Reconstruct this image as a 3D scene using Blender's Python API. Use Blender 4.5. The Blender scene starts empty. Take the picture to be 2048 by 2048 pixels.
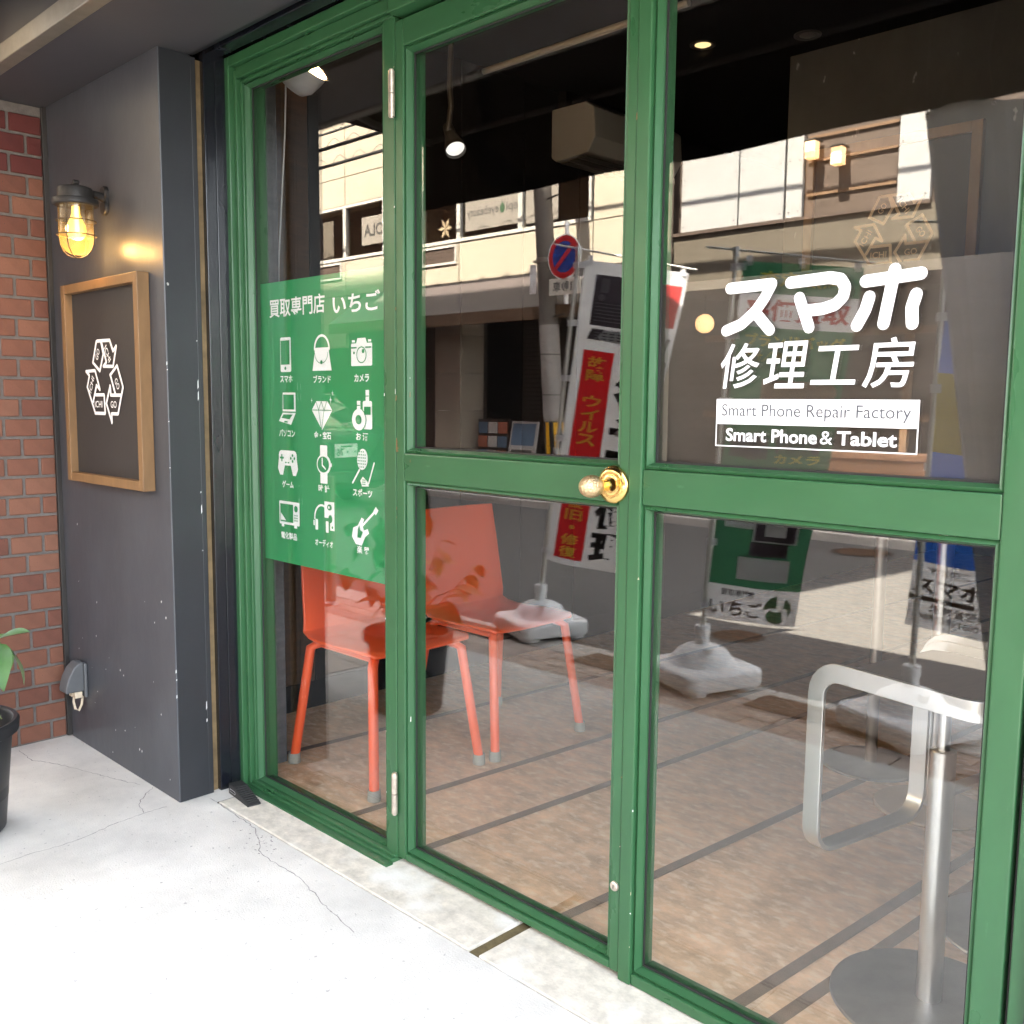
import bpy, bmesh, math, random
from mathutils import Vector, Matrix
random.seed(7)
R = math.radians
SC = bpy.context.scene
COL = SC.collection

# ------------------------------------------------------------ camera
cam = bpy.data.cameras.new('camera')
cam.sensor_width = 36.0
cam.lens = 36.0 * 1938.78 / 2048.0
cam.clip_start = 0.02
cam.clip_end = 500.0
camo = bpy.data.objects.new('camera', cam)
COL.objects.link(camo)
SC.camera = camo
_y, _p, _r = R(-44.7145), R(-6.4475), R(0.5345)
_f = Vector((math.sin(_y) * math.cos(_p), math.cos(_y) * math.cos(_p), math.sin(_p)))
_rt = Vector((math.cos(_y), -math.sin(_y), 0.0))
_up = _rt.cross(_f)
_rt2 = _rt * math.cos(_r) + _up * math.sin(_r)
_up2 = -_rt * math.sin(_r) + _up * math.cos(_r)
_m = Matrix((_rt2, _up2, -_f)).transposed().to_4x4()
_m.translation = Vector((0.0, -1.6253, 1.2615))
camo.matrix_world = _m

# ------------------------------------------------------------ sky and sun
SUN_EL, SUN_AZ = R(62.0), R(-6.4)      # azimuth from +y, negative towards -x
w = bpy.data.worlds.new('World')
SC.world = w
w.use_nodes = True
nt = w.node_tree
nt.nodes.clear()
sky = nt.nodes.new('ShaderNodeTexSky')
sky.sky_type = 'NISHITA'
sky.sun_disc = False
sky.sun_elevation = SUN_EL
sky.sun_rotation = SUN_AZ
sky.air_density = 1.0
sky.dust_density = 2.0
sky.ozone_density = 1.0
bg = nt.nodes.new('ShaderNodeBackground')
bg.inputs['Strength'].default_value = 0.11
wo = nt.nodes.new('ShaderNodeOutputWorld')
hz = nt.nodes.new('ShaderNodeHueSaturation')      # hazy, whitish summer sky
hz.inputs['Saturation'].default_value = 0.34
nt.links.new(sky.outputs[0], hz.inputs['Color'])
nt.links.new(hz.outputs[0], bg.inputs[0])
nt.links.new(bg.outputs[0], wo.inputs[0])
sl = bpy.data.lights.new('sun', 'SUN')
sl.energy = 4.6
sl.angle = R(0.53)
sl.color = (1.0, 0.93, 0.82)
so = bpy.data.objects.new('sun', sl)
COL.objects.link(so)
sdir = Vector((math.sin(SUN_AZ) * math.cos(SUN_EL), math.cos(SUN_AZ) * math.cos(SUN_EL), math.sin(SUN_EL)))
so.rotation_euler = (-sdir).to_track_quat('-Z', 'Y').to_euler()
so.location = (0, 0, 30)

vs = SC.view_settings
vs.view_transform = 'Standard'
vs.look = 'None'
vs.exposure = 4.8
vs.gamma = 1.0
vs.use_curve_mapping = False
cy = SC.cycles
cy.use_denoising = True
cy.use_adaptive_sampling = True
cy.adaptive_threshold = 0.008
cy.denoising_input_passes = 'RGB_ALBEDO_NORMAL'
cy.denoising_prefilter = 'ACCURATE'
cy.max_bounces = 6
cy.diffuse_bounces = 3
cy.glossy_bounces = 4
cy.transmission_bounces = 6
cy.transparent_max_bounces = 24
cy.caustics_reflective = False
cy.caustics_refractive = False
cy.sample_clamp_indirect = 4.0

# ------------------------------------------------------------ materials
MATS = {}


def mat(name, col=(0.5, 0.5, 0.5), rough=0.5, metal=0.0, var=0.0, vscale=6.0, bump=0.0, bscale=60.0,
        stretch=(1, 1, 1), col2=None, thresh=None, spec=None, emit=None, estr=0.0, alpha=1.0, trans=0.0,
        rvar=0.0, detail=6.0, edge=None):
    """Principled material; var = amplitude of brightness noise; col2/thresh = second colour where noise > thresh."""
    m = bpy.data.materials.new(name)
    m.use_nodes = True
    t = m.node_tree
    b = t.nodes['Principled BSDF']
    b.inputs['Base Color'].default_value = (*col, 1)
    b.inputs['Roughness'].default_value = rough
    b.inputs['Metallic'].default_value = metal
    if spec is not None:
        b.inputs['Specular IOR Level'].default_value = spec
    if emit:
        b.inputs['Emission Color'].default_value = (*emit, 1)
        b.inputs['Emission Strength'].default_value = estr
    b.inputs['Alpha'].default_value = alpha
    b.inputs['Transmission Weight'].default_value = trans
    co = mp = None
    if var or bump or col2 or rvar:
        co = t.nodes.new('ShaderNodeTexCoord')
        mp = t.nodes.new('ShaderNodeMapping')
        mp.inputs['Scale'].default_value = stretch
        t.links.new(co.outputs['Object'], mp.inputs['Vector'])
    last = None
    if var:
        n = t.nodes.new('ShaderNodeTexNoise')
        n.inputs['Scale'].default_value = vscale
        n.inputs['Detail'].default_value = detail
        n.inputs['Roughness'].default_value = 0.65
        t.links.new(mp.outputs[0], n.inputs['Vector'])
        r = t.nodes.new('ShaderNodeMapRange')
        r.inputs['From Min'].default_value = 0.25
        r.inputs['From Max'].default_value = 0.75
        r.inputs['To Min'].default_value = 1 - var
        r.inputs['To Max'].default_value = 1 + var
        t.links.new(n.outputs['Fac'], r.inputs['Value'])
        mx = t.nodes.new('ShaderNodeMix')
        mx.data_type = 'RGBA'
        mx.blend_type = 'MULTIPLY'
        mx.inputs['Factor'].default_value = 1
        mx.inputs['A'].default_value = (*col, 1)
        t.links.new(r.outputs[0], mx.inputs['B'])
        last = mx.outputs['Result']
    if col2:
        n2 = t.nodes.new('ShaderNodeTexNoise')
        n2.inputs['Scale'].default_value = thresh[1]
        n2.inputs['Detail'].default_value = 5.0
        t.links.new(mp.outputs[0], n2.inputs['Vector'])
        r2 = t.nodes.new('ShaderNodeMapRange')
        r2.inputs['From Min'].default_value = thresh[0]
        r2.inputs['From Max'].default_value = thresh[0] + thresh[2]
        t.links.new(n2.outputs['Fac'], r2.inputs['Value'])
        m2 = t.nodes.new('ShaderNodeMix')
        m2.data_type = 'RGBA'
        m2.inputs['A'].default_value = (*col, 1)
        m2.inputs['B'].default_value = (*col2, 1)
        if last:
            t.links.new(last, m2.inputs['A'])
        t.links.new(r2.outputs[0], m2.inputs['Factor'])
        last = m2.outputs['Result']
    if last:
        t.links.new(last, b.inputs['Base Color'])
    if rvar:
        n4 = t.nodes.new('ShaderNodeTexNoise')
        n4.inputs['Scale'].default_value = vscale * 1.7
        n4.inputs['Detail'].default_value = 4
        t.links.new(mp.outputs[0], n4.inputs['Vector'])
        r4 = t.nodes.new('ShaderNodeMapRange')
        r4.inputs['From Min'].default_value = 0.3
        r4.inputs['From Max'].default_value = 0.7
        r4.inputs['To Min'].default_value = max(0.02, rough - rvar)
        r4.inputs['To Max'].default_value = min(1.0, rough + rvar)
        t.links.new(n4.outputs['Fac'], r4.inputs['Value'])
        t.links.new(r4.outputs[0], b.inputs['Roughness'])
    if bump:
        n3 = t.nodes.new('ShaderNodeTexNoise')
        n3.inputs['Scale'].default_value = bscale
        n3.inputs['Detail'].default_value = 5
        t.links.new(mp.outputs[0], n3.inputs['Vector'])
        bp = t.nodes.new('ShaderNodeBump')
        bp.inputs['Strength'].default_value = bump
        bp.inputs['Distance'].default_value = 0.004
        t.links.new(n3.outputs['Fac'], bp.inputs['Height'])
        t.links.new(bp.outputs[0], b.inputs['Normal'])
    MATS[name] = m
    return m


def glass_mat(name, f0=0.07, tint=(0.93, 0.95, 0.94), rough=0.0):
    """Flat pane: straight-through transmission plus Fresnel mirror reflection (Schlick)."""
    m = bpy.data.materials.new(name)
    m.use_nodes = True
    t = m.node_tree
    t.nodes.clear()
    out = t.nodes.new('ShaderNodeOutputMaterial')
    tr = t.nodes.new('ShaderNodeBsdfTransparent')
    tr.inputs[0].default_value = (*tint, 1)
    gl = t.nodes.new('ShaderNodeBsdfGlossy')
    gl.inputs['Roughness'].default_value = rough
    gl.inputs['Color'].default_value = (1, 0.985, 0.95, 1)
    lw = t.nodes.new('ShaderNodeLayerWeight')
    lw.inputs['Blend'].default_value = 0.5
    pw = t.nodes.new('ShaderNodeMath')
    pw.operation = 'POWER'
    pw.inputs[1].default_value = 5.0
    t.links.new(lw.outputs['Facing'], pw.inputs[0])
    ma = t.nodes.new('ShaderNodeMath')
    ma.operation = 'MULTIPLY_ADD'
    ma.inputs[1].default_value = 1 - f0
    ma.inputs[2].default_value = f0
    t.links.new(pw.outputs[0], ma.inputs[0])
    mx = t.nodes.new('ShaderNodeMixShader')
    t.links.new(ma.outputs[0], mx.inputs[0])
    t.links.new(tr.outputs[0], mx.inputs[1])
    t.links.new(gl.outputs[0], mx.inputs[2])
    t.links.new(mx.outputs[0], out.inputs[0])
    MATS[name] = m
    return m


M = MATS
glass_mat('window_glass', 0.070, (0.98, 0.985, 0.98))
glass_mat('lamp_glass', 0.05, (1.0, 0.93, 0.80))
glass_mat('far_glass', 0.035, (0.85, 0.80, 0.72))
mat('green_paint', (0.028, 0.100, 0.039), 0.34, var=0.13, vscale=9, bump=0.10, bscale=45, stretch=(1, 1, 0.35), rvar=0.08, col2=(0.075, 0.17, 0.085), thresh=(0.70, 38, 0.10))
mat('green_paint_horizontal', (0.028, 0.100, 0.039), 0.34, var=0.13, vscale=9, bump=0.10, bscale=45, stretch=(0.35, 1, 1), rvar=0.08, col2=(0.075, 0.17, 0.085), thresh=(0.70, 38, 0.10))
mat('gasket', (0.015, 0.015, 0.015), 0.6)
mat('grey_wall', (0.059, 0.063, 0.073), 0.40, var=0.24, vscale=2.6, bump=0.16, bscale=34, stretch=(1, 1, 0.6), rvar=0.07, col2=(0.6, 0.6, 0.6), thresh=(0.775, 26, 0.015))
mat('soffit_grey', (0.054, 0.053, 0.059), 0.5, var=0.14, vscale=2.5, bump=0.05, bscale=80, col2=(0.5, 0.5, 0.5), thresh=(0.79, 30, 0.012))
mat('jamb_grey', (0.019, 0.021, 0.025), 0.45, var=0.15, vscale=6, bump=0.05, bscale=90, col2=(0.5, 0.5, 0.48), thresh=(0.76, 34, 0.012))
mat('black_gloss', (0.008, 0.009, 0.013), 0.22, bump=0.15, bscale=55, stretch=(1, 1, 0.3), rvar=0.08, var=0.2)
mat('brass_dirty', (0.20, 0.14, 0.07), 0.55, metal=0.3, var=0.5, vscale=11)
mat('fascia_dark', (0.016, 0.019, 0.027), 0.4, var=0.2, vscale=5)
mat('alu_strip', (0.24, 0.22, 0.185), 0.42, metal=0.55, var=0.25, vscale=9, bump=0.05)
mat('brick', (0.165, 0.066, 0.040), 0.75, var=0.20, vscale=12, bump=0.25, bscale=140, col2=(0.06, 0.035, 0.03), thresh=(0.70, 110, 0.02))
mat('brick_b', (0.190, 0.082, 0.050), 0.75, var=0.20, vscale=11, bump=0.25, bscale=140, col2=(0.06, 0.035, 0.03), thresh=(0.70, 100, 0.02))
mat('brick_c', (0.135, 0.050, 0.032), 0.75, var=0.22, vscale=13, bump=0.25, bscale=140, col2=(0.05, 0.03, 0.03), thresh=(0.69, 110, 0.02))
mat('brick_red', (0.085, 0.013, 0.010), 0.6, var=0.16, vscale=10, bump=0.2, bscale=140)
mat('mortar', (0.140, 0.128, 0.118), 0.9, var=0.25, vscale=30, bump=0.4, bscale=200)
mat('porch_concrete', (0.67, 0.645, 0.595), 0.75, var=0.20, vscale=4.0, bump=0.35, bscale=220, col2=(0.40, 0.385, 0.36), thresh=(0.665, 70.0, 0.05), detail=12)
mat('apron_concrete', (0.64, 0.59, 0.50), 0.8, var=0.30, vscale=22, bump=0.3, bscale=130, col2=(0.78, 0.76, 0.70), thresh=(0.54, 6, 0.16))
mat('crack', (0.27, 0.25, 0.235), 0.95)
mat('joint_dirt', (0.13, 0.10, 0.045), 0.95, var=0.4, vscale=40)
mat('pave_tile', (0.50, 0.40, 0.33), 0.7, var=0.15, vscale=10, bump=0.1)
mat('pave_tile_b', (0.44, 0.35, 0.30), 0.7, var=0.15, vscale=10, bump=0.1)
mat('forecourt_tile', (0.56, 0.49, 0.42), 0.6, var=0.12, vscale=9, bump=0.1)
mat('pave_joint', (0.10, 0.085, 0.075), 0.95)
mat('kerb_stone', (0.52, 0.48, 0.43), 0.85, var=0.15, vscale=14, bump=0.2)
mat('asphalt', (0.100, 0.094, 0.088), 0.85, var=0.30, vscale=120, bump=0.6, bscale=260, detail=2)
mat('rust_plate', (0.14, 0.085, 0.055), 0.65, metal=0.2, var=0.3, vscale=30, bump=0.6, bscale=90)
mat('iron_dark', (0.055, 0.048, 0.042), 0.6, metal=0.5, var=0.3, vscale=40)
mat('floor_brown', (0.66, 0.42, 0.245), 0.45, var=0.42, vscale=9, bump=0.08, bscale=40, stretch=(1.0, 1.7, 1), rvar=0.1, col2=(0.82, 0.63, 0.44), thresh=(0.50, 24, 0.22), detail=9)
mat('floor_strip', (0.15, 0.095, 0.062), 0.5, var=0.3, vscale=20)
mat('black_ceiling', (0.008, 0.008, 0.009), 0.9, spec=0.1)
mat('charcoal', (0.036, 0.035, 0.034), 0.55, var=0.25, vscale=6, bump=0.1, bscale=30, col2=(0.16, 0.155, 0.15), thresh=(0.70, 24, 0.03), stretch=(1, 1, 0.5))
mat('brown_board', (0.075, 0.036, 0.016), 0.5, var=0.35, vscale=9, bump=0.1, bscale=60, stretch=(1, 1, 5))
mat('slate', (0.11, 0.11, 0.115), 0.7, var=0.3, vscale=14, bump=0.6, bscale=22, stretch=(1, 1, 2.5))
mat('chair_orange', (0.86, 0.105, 0.026), 0.38, var=0.05, vscale=300, bump=0.06, bscale=300)
mat('foot_grey', (0.30, 0.30, 0.26), 0.7)
mat('steel', (0.66, 0.66, 0.65), 0.33, metal=1.0, bump=0.03, bscale=60, stretch=(1, 1, 30))
mat('steel_disc', (0.36, 0.35, 0.34), 0.42, metal=0.9, var=0.15, vscale=12)
mat('disc_tan', (0.50, 0.36, 0.24), 0.5, var=0.12, vscale=10)
mat('wood_seat', (0.10, 0.066, 0.050), 0.5, var=0.2, vscale=20, stretch=(8, 1, 1))
mat('white_paint', (0.80, 0.80, 0.79), 0.45)
mat('white_plastic', (0.88, 0.88, 0.87), 0.45, var=0.05, vscale=8)
mat('white_vinyl', (0.88, 0.89, 0.90), 0.5)
mat('green_vinyl', (0.018, 0.255, 0.085), 0.45)
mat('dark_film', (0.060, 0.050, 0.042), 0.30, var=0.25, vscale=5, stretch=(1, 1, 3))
mat('film_text', (0.08, 0.085, 0.10), 0.5)
mat('gold_wood', (0.20, 0.112, 0.047), 0.5, var=0.22, vscale=16, bump=0.08, bscale=60, stretch=(1, 1, 0.25))
mat('board_dark', (0.030, 0.028, 0.028), 0.5, var=0.10, vscale=5, bump=0.05)
mat('gold_print', (0.85, 0.70, 0.50), 0.5)
mat('black_metal', (0.035, 0.032, 0.030), 0.5, metal=0.3, bump=0.1, bscale=120)
mat('wire_metal', (0.10, 0.075, 0.05), 0.45, metal=0.5)
mat('bulb_warm', (1, 0.8, 0.4), 0.4, emit=(1.0, 0.60, 0.07), estr=0.045)
mat('bulb_core', (1, 0.9, 0.6), 0.4, emit=(1.0, 0.80, 0.35), estr=0.3)
mat('lamp_warm', (1, 0.9, 0.7), 0.4, emit=(1.0, 0.70, 0.30), estr=0.06)
mat('lamp_white', (1, 1, 1), 0.4, emit=(1.0, 0.97, 0.9), estr=0.04)
mat('lamp_far', (1, 0.8, 0.6), 0.4, emit=(1.0, 0.50, 0.18), estr=0.35)
mat('brass', (0.83, 0.57, 0.20), 0.18, metal=1.0)
mat('brass_hammered', (0.72, 0.52, 0.30), 0.28, metal=1.0, bump=1.0, bscale=260, var=0.25, vscale=220)
mat('hinge_steel', (0.58, 0.50, 0.42), 0.35, metal=0.7, var=0.3, vscale=60)
mat('plastic_grey', (0.10, 0.105, 0.11), 0.5, var=0.1, vscale=20)
mat('plug_cream', (0.62, 0.52, 0.38), 0.6, var=0.2, vscale=50)
mat('pot_black', (0.020, 0.021, 0.023), 0.42, bump=0.05)
mat('soil', (0.04, 0.028, 0.02), 0.95, bump=0.6, bscale=80)
mat('leaf', (0.050, 0.135, 0.030), 0.42, var=0.25, vscale=18)
mat('leaf_b', (0.085, 0.19, 0.040), 0.42, var=0.25, vscale=18)
mat('stem_green', (0.09, 0.11, 0.04), 0.6)
mat('rubber', (0.020, 0.020, 0.020), 0.7, bump=0.2)
mat('ac_white', (0.22, 0.20, 0.175), 0.5)
mat('ac_slot', (0.10, 0.09, 0.08), 0.5)
mat('awning_black', (0.006, 0.006, 0.0065), 0.9, spec=0.05, bump=0.1, bscale=200)
mat('vinyl_grey', (0.26, 0.26, 0.255), 0.32, var=0.2, vscale=4, bump=0.5, bscale=5, stretch=(1, 1, 0.4))
mat('flag_white', (0.90, 0.90, 0.92), 0.8)
mat('flag_red', (0.62, 0.018, 0.022), 0.8)
mat('flag_yellow', (0.92, 0.70, 0.05), 0.8)
mat('flag_black', (0.014, 0.012, 0.012), 0.8)
mat('flag_green', (0.055, 0.20, 0.105), 0.8)
mat('flag_blue', (0.03, 0.12, 0.48), 0.8)
mat('print_white', (0.85, 0.85, 0.86), 0.8)
mat('print_blue', (0.05, 0.13, 0.45), 0.8)
mat('print_tan', (0.45, 0.28, 0.17), 0.8)
mat('flag_purple', (0.10, 0.075, 0.095), 0.8)
mat('flag_grey', (0.30, 0.29, 0.31), 0.8)
mat('flag_tan', (0.42, 0.26, 0.15), 0.8)
mat('pole_white', (0.74, 0.72, 0.66), 0.4)
mat('cream_panel', (0.40, 0.352, 0.272), 0.6, var=0.05, vscale=1.2, bump=0.05)
mat('cream_seam', (0.22, 0.185, 0.14), 0.8)
mat('far_frame', (0.46, 0.44, 0.40), 0.5)
mat('far_room', (0.10, 0.088, 0.075), 0.8, var=0.3, vscale=2)
mat('far_poster', (0.22, 0.195, 0.165), 0.8)
mat('far_text', (0.045, 0.04, 0.035), 0.8)
mat('far_leafmark', (0.03, 0.07, 0.03), 0.8)
mat('far_brown', (0.085, 0.060, 0.045), 0.6, var=0.2, vscale=4)
mat('far_louver', (0.10, 0.08, 0.062), 0.5)
mat('far_awning', (0.048, 0.034, 0.030), 0.6, var=0.45, vscale=6, stretch=(5, 1, 1))
mat('far_valance', (0.15, 0.092, 0.052), 0.7)
mat('far_column', (0.36, 0.30, 0.23), 0.7, var=0.08, vscale=3)
mat('far_white', (0.36, 0.355, 0.345), 0.45, var=0.06, vscale=1.5, col2=(0.36, 0.24, 0.15), thresh=(0.78, 9, 0.02))
mat('far_tan', (0.10, 0.083, 0.060), 0.7, var=0.1, vscale=2)
mat('far_darkbrown', (0.07, 0.048, 0.036), 0.6, var=0.2, vscale=4)
mat('far_wood', (0.16, 0.092, 0.048), 0.6, var=0.2, vscale=8)
mat('terracotta', (0.55, 0.27, 0.13), 0.7, var=0.12, vscale=12)
mat('concrete_pole', (0.125, 0.105, 0.088), 0.85, var=0.12, vscale=6, bump=0.1)
mat('pole_wrap', (0.30, 0.27, 0.24), 0.7, var=0.08, vscale=10)
mat('warn_yellow', (0.80, 0.42, 0.01), 0.6)
mat('warn_black', (0.02, 0.02, 0.018), 0.6)
mat('sign_red', (0.52, 0.018, 0.022), 0.4)
mat('sign_blue', (0.010, 0.045, 0.26), 0.4)
mat('sign_plate', (0.72, 0.68, 0.58), 0.5, var=0.1, vscale=6, col2=(0.5, 0.28, 0.12), thresh=(0.70, 7, 0.05))
mat('car_body', (0.022, 0.034, 0.040), 0.12, spec=0.9)
mat('car_glass', (0.03, 0.035, 0.035), 0.05, spec=0.8)
mat('car_lamp', (0.35, 0.015, 0.01), 0.2)
mat('car_plate', (0.78, 0.78, 0.74), 0.5)
mat('plate_green', (0.03, 0.16, 0.08), 0.5)
mat('tyre', (0.02, 0.02, 0.02), 0.8)
mat('cable', (0.015, 0.015, 0.015), 0.7)
mat('upper_wall', (0.42, 0.40, 0.37), 0.8, var=0.1, vscale=1)
mat('paper_a', (0.55, 0.20, 0.12), 0.8)
mat('paper_b', (0.60, 0.58, 0.54), 0.8)
mat('paper_c', (0.16, 0.25, 0.36), 0.8)

# ------------------------------------------------------------ mesh building


class MB:
    def __init__(s):
        s.v, s.f = [], []

    def add(s, vs, fs):
        o = len(s.v)
        s.v += [tuple(a) for a in vs]
        s.f += [tuple(i + o for i in f) for f in fs]
        return s

    def box(s, a, b):
        x0, y0, z0 = [min(p, q) for p, q in zip(a, b)]
        x1, y1, z1 = [max(p, q) for p, q in zip(a, b)]
        return s.add([(x0, y0, z0), (x1, y0, z0), (x1, y1, z0), (x0, y1, z0), (x0, y0, z1), (x1, y0, z1), (x1, y1, z1), (x0, y1, z1)],
                     [(0, 3, 2, 1), (4, 5, 6, 7), (0, 1, 5, 4), (1, 2, 6, 5), (2, 3, 7, 6), (3, 0, 4, 7)])

    def cyl(s, p, q, r0, r1=None, n=20, caps=True):
        r1 = r0 if r1 is None else r1
        p, q = Vector(p), Vector(q)
        d = (q - p).normalized()
        u = d.orthogonal().normalized()
        v = d.cross(u)
        vs = []
        for c, r in ((p, r0), (q, r1)):
            for i in range(n):
                a = 2 * math.pi * i / n
                vs.append(c + u * (r * math.cos(a)) + v * (r * math.sin(a)))
        fs = [(i, (i + 1) % n, n + (i + 1) % n, n + i) for i in range(n)]
        if caps:
            fs += [tuple(range(n - 1, -1, -1)), tuple(range(n, 2 * n))]
        return s.add(vs, fs)

    def lathe(s, prof, c=(0, 0, 0), n=28, axis='z'):
        vs, fs = [], []
        for r, h in prof:
            for i in range(n):
                a = 2 * math.pi * i / n
                x, y, z = r * math.cos(a), r * math.sin(a), h
                if axis == 'y':
                    x, y, z = r * math.cos(a), h, r * math.sin(a)
                elif axis == 'x':
                    x, y, z = h, r * math.cos(a), r * math.sin(a)
                vs.append((c[0] + x, c[1] + y, c[2] + z))
        for k in range(len(prof) - 1):
            for i in range(n):
                j = (i + 1) % n
                fs.append((k * n + i, k * n + j, (k + 1) * n + j, (k + 1) * n + i))
        return s.add(vs, fs)

    def tube(s, pts, r, n=8, closed=False):
        P = [Vector(p) for p in pts]
        m = len(P)
        rr = r if isinstance(r, (list, tuple)) else [r] * m
        vs, fs = [], []
        nrm = None
        for k in range(m):
            a = P[(k - 1) % m] if (closed or k > 0) else P[k]
            b = P[(k + 1) % m] if (closed or k < m - 1) else P[k]
            d = (b - a)
            d = d.normalized() if d.length > 1e-9 else Vector((0, 0, 1))
            if nrm is None:
                nrm = d.orthogonal().normalized()
            else:
                nrm = (nrm - d * nrm.dot(d))
                nrm = nrm.normalized() if nrm.length > 1e-6 else d.orthogonal().normalized()
            bi = d.cross(nrm)
            for i in range(n):
                t = 2 * math.pi * i / n
                vs.append(P[k] + nrm * (rr[k] * math.cos(t)) + bi * (rr[k] * math.sin(t)))
        for k in range(m if closed else m - 1):
            k2 = (k + 1) % m
            for i in range(n):
                j = (i + 1) % n
                fs.append((k * n + i, k * n + j, k2 * n + j, k2 * n + i))
        if not closed:
            fs += [tuple(range(n - 1, -1, -1)), tuple(range((m - 1) * n, m * n))]
        return s.add(vs, fs)

    def band(s, pts, wdir, w, t, closed=True):
        """flat bar of width w (along wdir) and thickness t following pts"""
        P = [Vector(p) for p in pts]
        W = Vector(wdir).normalized()
        m = len(P)
        vs, fs = [], []
        for k in range(m):
            a = P[(k - 1) % m] if (closed or k > 0) else P[k]
            b = P[(k + 1) % m] if (closed or k < m - 1) else P[k]
            d = (b - a).normalized()
            if isinstance(wdir, list):
                pass
            ww = W
            nn = d.cross(ww).normalized()
            for su, sv in ((-1, -1), (1, -1), (1, 1), (-1, 1)):
                vs.append(P[k] + ww * (su * w / 2) + nn * (sv * t / 2))
        for k in range(m if closed else m - 1):
            k2 = (k + 1) % m
            for i in range(4):
                j = (i + 1) % 4
                fs.append((k * 4 + i, k * 4 + j, k2 * 4 + j, k2 * 4 + i))
        if not closed:
            fs += [(3, 2, 1, 0), tuple(range((m - 1) * 4, m * 4))]
        return s.add(vs, fs)

    def prism(s, poly, fn, d0, d1):
        """closed 2-D outline extruded from depth d0 to d1, through fn(u,v,d)"""
        n = len(poly)
        vs = [fn(u, v, d0) for u, v in poly] + [fn(u, v, d1) for u, v in poly]
        fs = [tuple(range(n - 1, -1, -1)), tuple(range(n, 2 * n))] + [(i, (i + 1) % n, n + (i + 1) % n, n + i) for i in range(n)]
        return s.add(vs, fs)

    def grid(s, nu, nv, fn):
        vs = [fn(i / nu, j / nv) for j in range(nv + 1) for i in range(nu + 1)]
        fs = [(j * (nu + 1) + i, j * (nu + 1) + i + 1, (j + 1) * (nu + 1) + i + 1, (j + 1) * (nu + 1) + i) for j in range(nv) for i in range(nu)]
        return s.add(vs, fs)

    def build(s, name, m, parent=None, bevel=0.0, smooth=False, seg=2, base=None, angle=35):
        me = bpy.data.meshes.new(name)
        off = Vector(base) if base is not None else (root_loc(parent) if parent else Vector((0, 0, 0)))
        me.from_pydata([Vector(v) - off for v in s.v], [], s.f)
        me.update()
        me.materials.append(MATS[m] if isinstance(m, str) else m)
        bm = bmesh.new()
        bm.from_mesh(me)
        bmesh.ops.recalc_face_normals(bm, faces=bm.faces)
        bm.to_mesh(me)
        bm.free()
        o = bpy.data.objects.new(name, me)
        COL.objects.link(o)
        if base is not None:
            o.location = off
        if parent:
            o.parent = parent
        if smooth:
            for p in me.polygons:
                p.use_smooth = True
            try:
                me.set_sharp_from_angle(angle=R(angle))
            except Exception:
                pass
        if bevel:
            bv = o.modifiers.new('bevel', 'BEVEL')
            bv.width = bevel
            bv.segments = seg
            bv.limit_method = 'ANGLE'
            bv.angle_limit = R(40)
        return o


def root_loc(o):
    while o.parent:
        o = o.parent
    return Vector(o.location)


def tag(o, label=None, cat=None, group=None, kind=None):
    if label:
        o['label'] = label
    if cat:
        o['category'] = cat
    if group:
        o['group'] = group
    if kind:
        o['kind'] = kind
    return o


def thing(name, loc, label, cat, group=None):
    o = bpy.data.objects.new(name, None)
    o.empty_display_size = 0.1
    COL.objects.link(o)
    o.location = loc
    return tag(o, label, cat, group)


def copy_tree(o, parent=None):
    c = o.copy()
    COL.objects.link(c)
    c.parent = parent
    for ch in list(o.children):
        copy_tree(ch, c)
    return c


def struct(o):
    o['kind'] = 'structure'
    return o


# ---- flat graphics
_TX = {}


def text_geo(body, off=0.0, font_res=3):
    key = (body, off)
    if key in _TX:
        return _TX[key]
    c = bpy.data.curves.new('tmp_text', 'FONT')
    c.body = body
    c.size = 1.0
    c.offset = off
    c.resolution_u = font_res
    o = bpy.data.objects.new('tmp_text', c)
    COL.objects.link(o)
    dg = bpy.context.evaluated_depsgraph_get()
    me = bpy.data.meshes.new_from_object(o.evaluated_get(dg))
    vs = [(v.co.x, v.co.y) for v in me.vertices]
    fs = [tuple(p.vertices) for p in me.polygons]
    bpy.data.objects.remove(o)
    bpy.data.curves.remove(c)
    bpy.data.meshes.remove(me)
    x0, x1 = min(v[0] for v in vs), max(v[0] for v in vs)
    y0, y1 = min(v[1] for v in vs), max(v[1] for v in vs)
    _TX[key] = ([((x - x0) / (x1 - x0), (y - y0) / (y1 - y0)) for x, y in vs], fs, (x1 - x0) / (y1 - y0))
    return _TX[key]


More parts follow.
